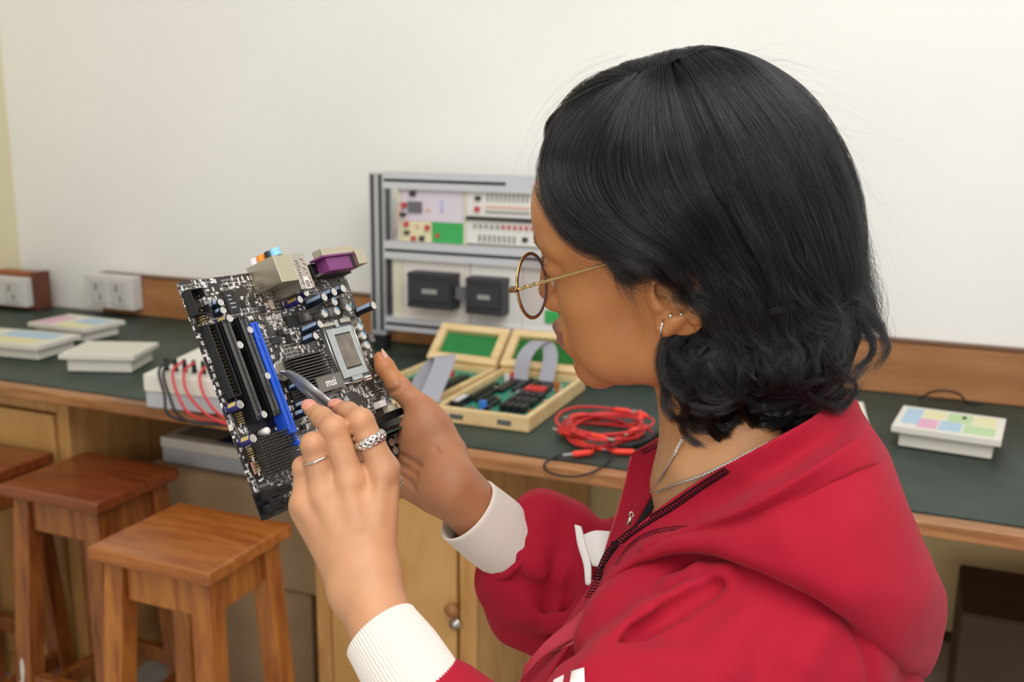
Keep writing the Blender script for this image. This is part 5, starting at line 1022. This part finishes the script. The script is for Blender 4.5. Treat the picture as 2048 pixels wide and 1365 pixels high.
# chips and small blocks
def block(name, c4, h, m_, par=None, prn=False, bev=.0003):
    P = [bp_(*k, h) for k in c4]; xs, ys = sorted(v[0] for v in P), sorted(v[1] for v in P); x0, x1, y0, y1 = (xs[0]+xs[1])/2, (xs[2]+xs[3])/2, (ys[0]+ys[1])/2, (ys[2]+ys[3])/2
    m = MB(); lb(m, x0, x1, y0, y1, 0, h); o = bpart(name, m, m_, bev=bev)
    if prn:
        q = MB()
        for i in range(4): lb(q, x0+(x1-x0)*.25, x0+(x1-x0)*rng.uniform(.5, .8), y0+(y1-y0)*(.2+.17*i), y0+(y1-y0)*(.26+.17*i), h, h+.06)
        q.build('print', PRN, o)
    return o, (x0, x1, y0, y1)
def legs(o, r, n, side):
    x0, x1, y0, y1 = r; q = MB()
    for i in range(n):
        t_ = (i+.5)/n
        if 'x' in side: lb(q, x0-1.2, x0, y0+(y1-y0)*t_-.25, y0+(y1-y0)*t_+.25, 0, .6); lb(q, x1, x1+1.2, y0+(y1-y0)*t_-.25, y0+(y1-y0)*t_+.25, 0, .6)
        if 'y' in side: lb(q, x0+(x1-x0)*t_-.25, x0+(x1-x0)*t_+.25, y0-1.2, y0, 0, .6); lb(q, x0+(x1-x0)*t_-.25, x0+(x1-x0)*t_+.25, y1, y1+1.2, 0, .6)
    q.build('pin', SIL, o)
o, r = block('chip', ((445, 583), (468, 578), (481, 625), (462, 629)), 2, NAVY, prn=True); legs(o, r, 14, 'xy')
for c4 in (((521, 612), (529, 610), (533, 622), (525, 624)), ((503, 605), (510, 603), (513, 612), (506, 614)), ((483, 600), (489, 599), (492, 612), (486, 613)), ((540, 676), (560, 671), (566, 685), (545, 690))): o, r = block('chip', c4, 1.6, NAVY); legs(o, r, 5, 'x')
block('crystal', ((537, 600), (543, 598), (552, 617), (545, 620)), 3, mat('crystal_tin', 'c9b9ab', .3, .9)); block('coil', ((408, 603), (420, 600), (425, 613), (412, 616)), 3, mat('coil_tin', '9aa0a6', .35, .8)); block('crystal', ((502, 925), (508, 923), (517, 948), (511, 950)), 3, mat('crystal_copper', 'c79a86', .3, .9))
for c4 in (((572, 633), (594, 628), (600, 650), (578, 655)), ((598, 628), (606, 626), (611, 645), (603, 647)), ((571, 668), (580, 666), (586, 684), (577, 687)), ((586, 590), (598, 588), (601, 604), (590, 606)), ((555, 660), (566, 658), (570, 670), (559, 672)), ((616, 868), (628, 865), (633, 880), (620, 883)), ((604, 850), (611, 848), (614, 858), (607, 860)), ((742, 722), (752, 719), (756, 731), (747, 735))): block('power_chip', c4, 2.2, BKm)
for c4 in (((653, 616), (668, 612), (673, 632), (658, 636)), ((680, 596), (697, 592), (702, 615), (686, 620)), ((736, 668), (747, 665), (752, 683), (741, 687)), ((606, 626), (619, 622), (624, 640), (611, 644))): block('inductor', c4, 7, CHK, prn=True)
# random small surface parts, one mesh
sm = MB(); XX = []
for _ in range(620):
    x, y = rng.uniform(6, BW-6), rng.uniform(5, BH-20)
    if 24 < x < 72 and 42 < y < 155 or x < 24 and y > 40 and rng.random() < .7: continue
    w_, h_ = rng.choice([(1.6, .8), (.8, 1.6), (2.2, 1.2), (1.2, 2.2)]); k = int(rng.integers(0, 4)); lb(sm, x-w_/2, x+w_/2, y-h_/2, y+h_/2, 0, .7, k)
    if w_ > h_: lb(sm, x-w_/2-.2, x-w_/2+.3, y-h_/2, y+h_/2, 0, .72, 4); lb(sm, x+w_/2-.3, x+w_/2+.2, y-h_/2, y+h_/2, 0, .72, 4)
tag(bpart('surface_parts', sm, [mat('smd_tan', '9a8468', .5), BKm, mat('smd_grey', '77736c', .5), mat('smd_dark', '2d2a28', .5), SIL]), kind='stuff')
# silkscreen lettering-like bars along the left edge and outlines
sk = MB()
for i in range(26):
    y = 8+i*(BH-20)/26
    for j in range(3): lb(sk, 1.6+j*1.0, 2.2+j*1.0, y+rng.uniform(0, 1), y+rng.uniform(2, 5), .0, .05)
lb(sk, 5.2, 5.5, 20, BH-6, 0, .05)
for (x, y, w_, h_) in ((8, 34, 14, .3), (8, 41, 14, .3), (22, 158, 40, .3), (6, 162, 16, .3), (76, 60, 30, .3), (106, 60, .3, 30), (90, 20, .3, 25), (66, 24, .3, 20), (8, BH-24, 24, .3)): lb(sk, x, x+w_, y, y+h_, 0, .05)
bpart('silkscreen', sk, mat('silk_white', 'c9c6c2', .5))
# pin headers
def header(c4, nx, ny, h=8, base=True):
    P = [bp_(*k, 0) for k in c4]; x0, x1 = min(v[0] for v in P), max(v[0] for v in P); y0, y1 = min(v[1] for v in P), max(v[1] for v in P); m = MB()
    if base: lb(m, x0-1.2, x1+1.2, y0-1.2, y1+1.2, 0, 2)
    o = bpart('pin_header', m, BKm)
    q = MB()
    for i in range(nx):
        for j in range(ny): lb(q, (X_ := x0+(x1-x0)*i/max(1, nx-1))-.3, X_+.3, (Y_ := y0+(y1-y0)*j/max(1, ny-1))-.3, Y_+.3, 2, h)
    q.build('pin', GOLD, o)
header(((390, 628), (396, 650)), 2, 5); header(((467, 832), (473, 852)), 2, 5); header(((488, 902), (494, 922)), 2, 5); header(((500, 930), (506, 948)), 2, 4); header(((391, 655), (398, 660)), 2, 1, 5)
a = bp_(385, 610); m = MB(); lb(m, a[0]-7, a[0]+7, a[1]-10, a[1]+10, 0, 1.5); lb(m, a[0]-7, a[0]-6, a[1]-10, a[1]+10, 0, 9); lb(m, a[0]+6, a[0]+7, a[1]-10, a[1]-3, 0, 9); lb(m, a[0]+6, a[0]+7, a[1]+3, a[1]+10, 0, 9); lb(m, a[0]-7, a[0]+7, a[1]-10, a[1]-9, 0, 9); lb(m, a[0]-7, a[0]+7, a[1]+9, a[1]+10, 0, 9); o = bpart('fan_connector', m, BKm, bev=.0003)
q = MB(); [q.cyl(L(a[0]+1, a[1]-4+4*i, 1), L(a[0]+1, a[1]-4+4*i, 8), .0004, n=6) for i in range(3)]; q.build('pin', GOLD, o)
a = bp_(520, 868); m = MB().lathe(L(a[0], a[1]), (0, 0, 1), [(.003, 0), (.003, .008), (.0022, .009), (0, .009)], 14); bpart('push_pin', m, WHT, smooth=True); a = bp_(605, 943, 3); m = MB().lathe(L(a[0], a[1]), (0, 0, 1), [(.003, 0), (.003, .008), (.0022, .009), (0, .009)], 14); bpart('push_pin', m, WHT, smooth=True)
for p in ((547, 986), (570, 979), (553, 1011), (579, 1003)):
    x, y = bp_(*p, 7); m = MB(); lb(m, x-8, x+8, y-3, y+3, 0, 7); o = bpart('drive_port', m, BKm, bev=.0003); q = MB(); lb(q, x-6.4, x+6.4, y-.6, y+.6, 7, 7.1); lb(q, x+5, x+6.4, y-1.8, y+.6, 7, 7.1); q.build('port_slot', mat('port_dark', '050505', .6), o)
for p in ((522, 1000), (530, 1022)): x, y = bp_(*p, 1); m = MB(); lb(m, x-6, x+6, y-6, y+6, 0, 1.2); bpart('pad_block', m, BK)
# southbridge pin-fin heatsink
P = [bp_(*k, 9) for k in ((515, 877), (581, 858), (536, 956))]; x0, y0 = P[0]; x1 = P[1][0]; y1 = P[2][1]; m = MB(); lb(m, x0, x1, y0, y1, 1.5, 4)
o = bpart('heatsink', m, HS); q = MB(); nx, ny = 13, 13
for i in range(nx):
    for j in range(ny): X_, Y_ = x0+.8+(x1-x0-1.6)*i/(nx-1), y0+.8+(y1-y0-1.6)*j/(ny-1); lb(q, X_-.65, X_+.65, Y_-.65, Y_+.65, 4, 10)
tag(q.build('fin_field', mat('fin_dark', '5a5753', .42, .6), o), kind='stuff')
# northbridge heatsink with lettered plate
P = [bp_(*k, 14) for k in ((582, 718), (656, 697), (618, 800))]; x0, y0 = P[0]; x1 = P[1][0]; y1 = P[2][1]
m = MB(); lb(m, x0, x1, y0, y1, 1.5, 5); o = bpart('heatsink', m, HS); n = 15
for i in range(n): Y_ = y0+(y1-y0)*i/(n-1); q = MB(); lb(q, x0, x1, Y_-.45, Y_+.45, 5, 15); q.build('fin', mat('fin_dark', '5a5753', .42, .6), o)
P = [bp_(*k, 15.5) for k in ((629, 758), (678, 745), (692, 771), (643, 787))]; xa_, xb_ = (P[0][0]+P[3][0])/2, (P[1][0]+P[2][0])/2; ya_, yb_ = (P[0][1]+P[1][1])/2, (P[2][1]+P[3][1])/2; q = MB(); lb(q, xa_, xb_, ya_, yb_, 14.6, 16); pl_ = q.build('name_plate', mat('plate_grey', '77736b', .5, .2), o)
V_, F_ = text_mesh('msi', .0125*BSC, 0.0001, .0001); V_ = V_*np.array([.82*(xb_-xa_)/1000/.0273, .95, 1]); q = MB().add(V_+L((xa_+xb_)/2, (ya_+yb_)/2, 16.15), F_); q.build('lettering', mat('logo_white', 'f2f2f2', .4), pl_)
# processor socket
P = [bp_(*k, 6) for k in ((650, 660), (705, 650), (736, 745), (691, 757))]; x0, x1 = (P[0][0]+P[3][0])/2, (P[1][0]+P[2][0])/2; y0, y1 = (P[0][1]+P[1][1])/2, (P[2][1]+P[3][1])/2; w_, h_ = x1-x0, y1-y0
m = MB(); lb(m, x0-2, x1+2, y0-3, y1+3, 0, 4); o = bpart('processor_socket', m, mat('socket_grey', '6a6f73', .5), bev=.0003)
m = MB(); a0, a1, b0, b1 = x0+w_*.24, x1-w_*.14, y0+h_*.13, y1-h_*.16; lb(m, x0, a0, y0, y1, 5, 6); lb(m, a1, x1, y0, y1, 5, 6); lb(m, a0, a1, y0, b0, 5, 6); lb(m, a0, a1, b1, y1, 5, 6); lb(m, x0+w_*.38, x0+w_*.5, y0-7, y0, 5, 7); lb(m, x0+w_*.3, x0+w_*.7, y1, y1+4, 4.5, 6.5); m.build('load_plate', mat('plate_steel', 'bcc2c2', .3, .85), o, bev=.0005)
m = MB(); lb(m, a0+1, a1-1, b0+1, b1-1, 4, 6.2); m.build('processor', mat('processor_lid', '8d8378', .5, .55, var=.2, vscale=120, bump=.3, bscale=300), o, bev=.0008)
for xs in (x0-3, x1+2): MB().tube([L(xs, y0-4, 5), L(xs, y1+3, 5)], .0009, 8).build('hinge_rod', SIL, o, smooth=True)
MB().tube([L(x0-1, y1+4, 5), L(x0+w_*.4, y1+5.5, 6), L(x1+2, y1+5, 6)], .0009, 8).build('lever', SIL, o, smooth=True); m = MB(); lb(m, x1-w_*.2, x1+1, y1+3, y1+7, 3, 6.5); m.build('lever_tab', WHT, o, bev=.0005)
m = MB(); lb(m, x0-2, x0+w_*.4, y0-6, y0-2.5, 2, 6); m.build('hinge_clip', SIL, o, bev=.0005); m = MB(); lb(m, x0+w_*.6, x1, y0-7, y0-3, 2, 7); m.build('hinge_clip', SIL, o, bev=.0005)
# coin cell
x, y = bp_(563, 742, 4); m = MB().lathe(L(x, y), (0, 0, 1), [(.0092, 0), (.0092, .0015), (.0085, .003)], 24); o = bpart('battery_holder', m, BKm); MB().lathe(L(x, y, 2), (0, 0, 1), [(.0086, 0), (.0086, .0022), (.008, .0026), (0, .0026)], 28).build('coin_cell', mat('coin_cell', 'b9b3a4', .35, .8), o)
# ports
def pbox(name, x0, x1, y0, y1, h0, h1, m_, par=None, bev=.0005): m = MB(); lb(m, x0, x1, y0, y1, h0, h1); return bpart(name, m, m_, par, bev=bev)
P0, P1, P2 = bp_(495, 546), bp_(569, 515, 36), bp_(510, 591); xq = P0[0]
Hq = 30; q1 = bp_(601, 509, Hq); q0 = bp_(569, 515, Hq)
wa = max(12, q1[0]-q0[0])
o = pbox('audio_port_block', xq, xq+wa, -4, P2[1], 0, Hq, SIL2); q = MB(); 
for hh, c in ((6, 'print_white'), (14, 'jack_orange'), (23, 'jack_black'), (29, 'jack_blue')):
    cc = dict(print_white='d8d8dc', jack_orange='ee8a2c', jack_black='2a2a2e', jack_blue='8cc8ec')[c]; MB().cyl(L(xq+wa*.4, -4, hh-2), L(xq+wa*.4, -10, hh-2), .0042, n=16).build('jack', mat(c, cc, .4), o)
lanw = 17; o2 = pbox('network_port_block', xq+wa+.5, xq+wa+.5+lanw, -4, P2[1]+8, 0, Hq-.5, SIL)
sticker = MB(); lb(sticker, xq+wa+6, xq+wa+13, P2[1]-2, P2[1]+8.05, Hq-.5, Hq-.35); sticker.build('barcode_label', WHT, o2)
q = MB()
for i in range(7): lb(q, xq+wa+7, xq+wa+12, P2[1]+1+i*.9, P2[1]+1.5+i*.9, Hq-.35, Hq-.28)
q.build('barcode', BK, o2); q = MB()
for i in range(9): q.tube([L(xq+wa+1.5+rng.uniform(0, 3), 3+i*2.4, Hq-.3), L(xq+wa+3+rng.uniform(0, 4), 2.4+i*2.4, Hq-.3), L(xq+wa+3.5+rng.uniform(0, 4), 4+i*2.4, Hq-.3)], .0002, 4)
q.build('pen_mark', mat('pen_ink', '2b2420', .6), o2); q = MB()
for i in range(6): q.tube([L(xq+wa+10+rng.uniform(0, 4), 1+i*4, Hq-.3), L(xq+wa+13+rng.uniform(0, 3), 3+i*4, Hq-.3)], .0003, 4)
q.build('red_mark', mat('red_ink', 'b2402f', .6), o2)
xu = xq+wa+lanw+1; o3 = pbox('usb_port_block', xu, xu+15, -4, 16, 0, 16, SIL)
xv = xu+18; PL = bp_(660, 556, 14)
xl0 = bp_(657, 521, 22)[0]; xl1 = bp_(703, 513, 22)[0]
xl0, xl1 = min(xl0, BW-50), min(max(xl1, xl0+40), BW-8)
ol = pbox('parallel_port', xl0, xl1, 1, 13, 10, 23, PUR); pbox('flange', xl0-6, xl1+6, -1, 1, 9, 25, PUR, ol); pbox('port_shell', xl0-1, xl1+2, -8, -1, 11, 22, SIL2, ol); pbox('port_base', xl0-6, xl1+6, 1, 14, 0, 9, BKm, ol)
pbox('monitor_port', xl0-2, xl0+16, 1, 12, 0, 8.5, mat('vga_blue', '2356b8', .45)); MB
for i in range(4): MB().tube([L(xl0-4+2*i, 12, 14), L(xl0-6+2*i, 14, 5), L(xl0-6+2*i, 14, 0)], .0004, 6).build('lead_wire', SIL, ol)
xk = min(xl1+7, BW-14); ok = pbox('keyboard_port', xk, xk+13, -2, 12, 0, 29, SIL2); pbox('port_back', xk-2.4, xk-.2, 0, 13, 2, 24, BKm, ok)
# memory slots, memory module, power connector
def bar(name, pa, pb, h, wv, m_, par=None): a, c = bp_(*pa, h), bp_(*pb, h); y = (a[1]+c[1])/2; m = MB(); lb(m, a[0], min(c[0], BW+3), y-wv/2, y+wv/2, 0, h); return bpart(name, m, m_, par, bev=.0004), (a[0], min(c[0], BW+3), y)
o, r = bar('memory_slot', (650, 872), (822, 824), 9, 7, BK); q = MB(); lb(q, r[0]+3, r[1]-6, r[2]-.8, r[2]+.8, 9, 9.1); q.build('slot_gap', mat('port_dark', '050505', .6), o); q = MB(); lb(q, r[1]-6, r[1], r[2]-3, r[2]+3, 9, 16); q.build('clip', BKm, o, bev=.0005)
o, r = bar('memory_slot', (655, 905), (826, 853), 9, 7, BK); q = MB(); lb(q, r[0]+3, r[1]-5, r[2]-.7, r[2]+.7, 9, 20); mm = q.build('memory_module', mat('module_green', '1f4a38', .4), o); q = MB()
for i in range(8): X_ = r[0]+8+i*(r[1]-r[0]-20)/8; lb(q, X_, X_+8, r[2]-1.7, r[2]-.7, 11, 18)
q.build('memory_chip', NAVY, mm); q = MB(); lb(q, r[1]-5, r[1], r[2]-3, r[2]+3, 9, 18); q.build('clip', BKm, o, bev=.0005)
o, r = bar('power_connector', (690, 925), (800, 893), 9, 9, BK)
block('white_connector', ((757, 803), (770, 799), (775, 811), (763, 815)), 7, WHT); block('white_connector', ((776, 812), (794, 807), (799, 822), (782, 827)), 7, mat('ivory', 'd8cfb4', .45))
sk = MB(); P = bp_(738, 830, 0)
lb(sk, P[0]-4, P[0]+4, P[1]-3, P[1]+3, 0, .1); bpart('paper_label', sk, WHT)
# ================================================================= tweezers
tw = thing('tweezers', 'steel tweezers held in the left hand touching the circuit board', 'tweezers', c2w(cvp(558, 743, board_z(558, 743, .008))))
M_tw = mat('tweezer_steel', 'a6a8ab', .38, .6); tip = cvp(558, 743, board_z(558, 743, .007)); end = cvp(797, 962, .742)
A_ = [tip, cvp(582, 748, tip[2]-.004), cvp(612, 770, .735), cvp(652, 802, .733), cvp(688, 832, .733), cvp(740, 895, .736), cvp(790, 950, .742)]
B_ = [tip+np.array([.0005, .0008, .001]), cvp(580, 753, tip[2]+.001), cvp(608, 778, .742), cvp(645, 815, .742), cvp(676, 850, .744), cvp(737, 905, .743), cvp(792, 957, .744)]
for Pw in (A_, B_):
    Pw = crom(np.array(Pw), 8); n = len(Pw); wd = np.interp(np.linspace(0, 1, n), [0, .12, .4, .8, 1], [.0008, .0020, .0043, .0048, .0046]); T = np.gradient(Pw, axis=0); T /= np.linalg.norm(T, axis=1)[:, None]; w0 = nrm((.45, -.55, -.7)); S_ = np.cross(T, np.cross(w0, T)); S_ /= np.linalg.norm(S_, axis=1)[:, None]
    o = MB().grid(c2w(np.stack([Pw-S_*wd[:, None], Pw+S_*wd[:, None]], 1).reshape(-1, 3)).reshape(n, 2, 3)).build('arm', M_tw, tw, smooth=True, world=True); sd = o.modifiers.new('thick', 'SOLIDIFY'); sd.thickness = .0013; sd.offset = 0
MB().tube(c2w(crom(np.array([cvp(783, 935, .735), cvp(801, 957, .737), cvp(804, 964, .739), cvp(797, 975, .743)]), 6)), .0008, 8).build('end_fold', mat('tweezer_bright', 'd5d3cf', .2, 1.), tw, smooth=True, world=True)
# ================================================================= glasses, rings, earrings, chain
def hw(P): return c2w(h2c(np.asarray(P, float).reshape(-1, 3)))
GLD = mat('gold_metal', 'c9ac74', .22, 1.); SVR = mat('silver', 'd8d4cc', .2, 1.); RIMP = mat('rim_plum', '5c4448', .3)
gl = thing('eyeglasses', 'round gold wire eyeglasses worn low on the nose of the person', 'glasses', hw((100, 0, 10))[0])
M_lens = bpy.data.materials.new('lens_glass'); M_lens.use_nodes = True; nt = M_lens.node_tree; nt.nodes.clear(); o_ = nt.nodes.new('ShaderNodeOutputMaterial'); tr_ = nt.nodes.new('ShaderNodeBsdfTransparent'); tr_.inputs[0].default_value = (.97, .96, .965, 1); gs = nt.nodes.new('ShaderNodeBsdfGlossy'); gs.inputs['Roughness'].default_value = .01
lw_ = nt.nodes.new('ShaderNodeLayerWeight'); pw_ = nt.nodes.new('ShaderNodeMath'); pw_.operation = 'POWER'; pw_.inputs[1].default_value = 3.; nt.links.new(lw_.outputs['Facing'], pw_.inputs[0]); fr_ = nt.nodes.new('ShaderNodeMath'); fr_.operation = 'MULTIPLY_ADD'; fr_.inputs[1].default_value = .3; fr_.inputs[2].default_value = .1; nt.links.new(pw_.outputs[0], fr_.inputs[0]); mxs = nt.nodes.new('ShaderNodeMixShader'); nt.links.new(fr_.outputs[0], mxs.inputs[0]); nt.links.new(tr_.outputs[0], mxs.inputs[1]); nt.links.new(gs.outputs[0], mxs.inputs[2]); nt.links.new(mxs.outputs[0], o_.inputs[0])
th = np.linspace(0, 2*math.pi, 49)[:-1]
for s in (1, -1):
    c = np.array([95.5+5.6*s, 33*s, 10.])
    def lp(r, a, f=0.): y, z = r*np.cos(a), r*np.sin(a); return np.stack([c[0]+f+.17*y, c[1]+y, c[2]+z], -1)
    MB().tube(hw(lp(23.6, th)), .0009, 8, closed=True).build('rim', GLD, gl, smooth=True, world=True)
    MB().tube(hw(lp(22.6, th, -.2)), .0008, 8, closed=True).build('inner_rim', RIMP, gl, smooth=True, world=True)
    V = []; nr = 6
    for f0 in (1, -1):
        for i in range(nr+1):
            r = 22.4*i/nr; P = lp(max(r, .05), th, f0*.55+1.2*(1-(r/22.4)**2)); V.append(P)
    V = np.concatenate(V); n = 48; F = []
    for k in range(2):
        o = k*(nr+1)*n
        for i in range(nr):
            for j in range(n): q = [o+i*n+j, o+i*n+(j+1) % n, o+(i+1)*n+(j+1) % n, o+(i+1)*n+j]; F.append(q if k == 0 else q[::-1])
    for j in range(n): a_, b_ = nr*n, (nr+1)*n+nr*n; F.append([a_+j, a_+(j+1) % n, b_+(j+1) % n, b_+j])
    mesh_obj('lens', hw(V), F, M_lens, gl, True, world=True)
    MB().tube(hw(crom([(96+9.4*s, 55*s, 16), (96+11.5*s, 60*s, 18.5), (95+11.5*s, 65*s, 19.5), (91+10*s, 67*s, 20)], 6)), [.0014]*19, 8, flat=1.5).build('endpiece', mat('brown_metal', '8a6a4a', .3, .9), gl, smooth=True, world=True)
    tp = MB().tube(hw(crom([(91+11*s, 66.5*s, 19.5), (60, 71*s, 28), (20, 76*s, 36), (-8, 79*s, 36), (-22, 77*s, 22)], 8)), .00105, 8).build('temple', GLD, gl, smooth=True, world=True)
    P_ = np.linspace(91+10*s, 71+10*s, 40); MB().tube(hw(np.stack([P_, (66.8+(91+10*s-P_)*.12)*s+1.1*np.sin((91+10*s-P_)*.9), 20+(91+10*s-P_)*.22+1.1*np.cos((91+10*s-P_)*.9)], 1)), .0006, 6).build('twist', GLD, gl, smooth=True, world=True)
    MB().tube(hw(crom([(95+2*s, 12*s, 8), (94, 9*s, 7), (92, 9.5*s, 4)], 4)), .0005, 6).build('pad_arm', GLD, gl, smooth=True, world=True)
    MB().ball(hw((92, 9.5*s, 3))[0], (.0018, .0026, .0036), 10).build('nose_pad', mat('clear_pad', 'd8c8b8', .2, alpha=.6), gl, smooth=True, world=True)
MB().tube(hw(crom([(97.3, 10.5, 16), (99, 5, 19), (99, 0, 19.5), (97, -5, 19), (94, -10.5, 16)], 5)), .0009, 8).build('bridge', GLD, gl, smooth=True, world=True)
# finger rings
def around(a, b_, t, r, n=40):
    a, b_ = np.asarray(a), np.asarray(b_); c = a+(b_-a)*t; d = nrm(b_-a); u = nrm(np.cross(d, (0, 0, 1))); v = np.cross(d, u); k = np.linspace(0, 2*math.pi, n, endpoint=False); return c, d, u, v, k
(a, ra), (b_, rb) = LH['ring'][:2]; c, d, u, v, k = around(a, b_, .72, 0); r = ra+(rb-ra)*.72+.0006
t = thing('finger_ring', 'thin plain silver ring on the ring finger of the left hand', 'ring', c2w(c)); MB().tube(c2w(c+r*(np.cos(k)[:, None]*u+np.sin(k)[:, None]*v)+d*(.0018*np.cos(k+2.4))[:, None]), .0008, 8, closed=True).build('band', SVR, t, smooth=True, world=True)
(a, ra), (b_, rb) = LH['index'][:2]; c, d, u, v, k = around(a, b_, .60, 0, 120); r = ra+(rb-ra)*.60+.0007
t = thing('finger_ring', 'wide braided silver ring on the index finger of the left hand', 'ring', c2w(c))
for i in range(4):
    ph = i*math.pi/2; w_ = .0030*np.sin(k*4+ph); l_ = .0007*np.cos(2*(k*4+ph)); MB().tube(c2w(c+(r+.0004+l_)[:, None]*(np.cos(k)[:, None]*u+np.sin(k)[:, None]*v)+d*w_[:, None]), .0010, 8, closed=True, flat=1.2).build('strand', SVR, t, smooth=True, world=True)
# earrings
def on_body(px, py, lift=.0005): P = trace(f_body, px, py, .5); return P-nrm(P)*lift
c = on_body(1327, 652, .001); k = np.linspace(0, 2*math.pi, 24, endpoint=False); t = thing('hoop_earring', 'small silver hoop earring in the ear lobe', 'earring', c2w(c)); ax1, ax2 = nrm((-.35, .3, -.85)), nrm((-.1, .95, .25))
MB().tube(c2w(c+np.array([-.0005, .001, 0])+.0052*(np.cos(k)[:, None]*ax1+np.sin(k)[:, None]*ax2)), .0007, 8, closed=True).build('hoop', SVR, t, smooth=True, world=True)
for (x, y, r_, lab) in ((1341, 632, .0016, 'round silver ear stud beside the hoop earring'), (1362, 629, .0012, 'tiny silver ear stud nearest to the hair behind the ear')):
    P = on_body(x, y, .0006); t = thing('ear_stud', lab, 'earring', c2w(P)); MB().ball(c2w(P), r_, 12).build('stud', SVR, t, smooth=True, world=True)
# neck chain
t = thing('necklace', 'silver curb chain around the neck tucked to the jacket zip', 'necklace', c2w(on_body(1380, 960)))
for nm, pth in (('chain', [(1600, 858), (1520, 895), (1450, 930), (1400, 953), (1350, 970), (1315, 985), (1288, 1010), (1268, 1040)]), ('chain', [(1364, 880), (1345, 915), (1322, 955), (1302, 985), (1285, 1010), (1268, 1040)])):
    pts_ = [on_body(x, y, .0032) for x, y in pth]; P = resample(crom(np.array([k_ for k_ in pts_ if k_[2] < .81]), 8), int(14*len(pth))); mb = MB(); T = np.gradient(P, axis=0)
    for i in range(len(P)):
        T_ = nrm(T[i]); A = nrm(np.cross(T_, (0, 0, 1)) if i % 2 else np.cross(T_, (.7, .7, .1))); B_ = np.cross(T_, A); kk = np.linspace(0, 2*math.pi, 8, endpoint=False); mb.tube(c2w(P[i]+0.0013*np.cos(kk)[:, None]*T_+.0009*np.sin(kk)[:, None]*A), .00036, 4, closed=True)
    mb.tube(c2w(P), .00035, 6); mb.build(nm, SVR, t, smooth=True, world=True)
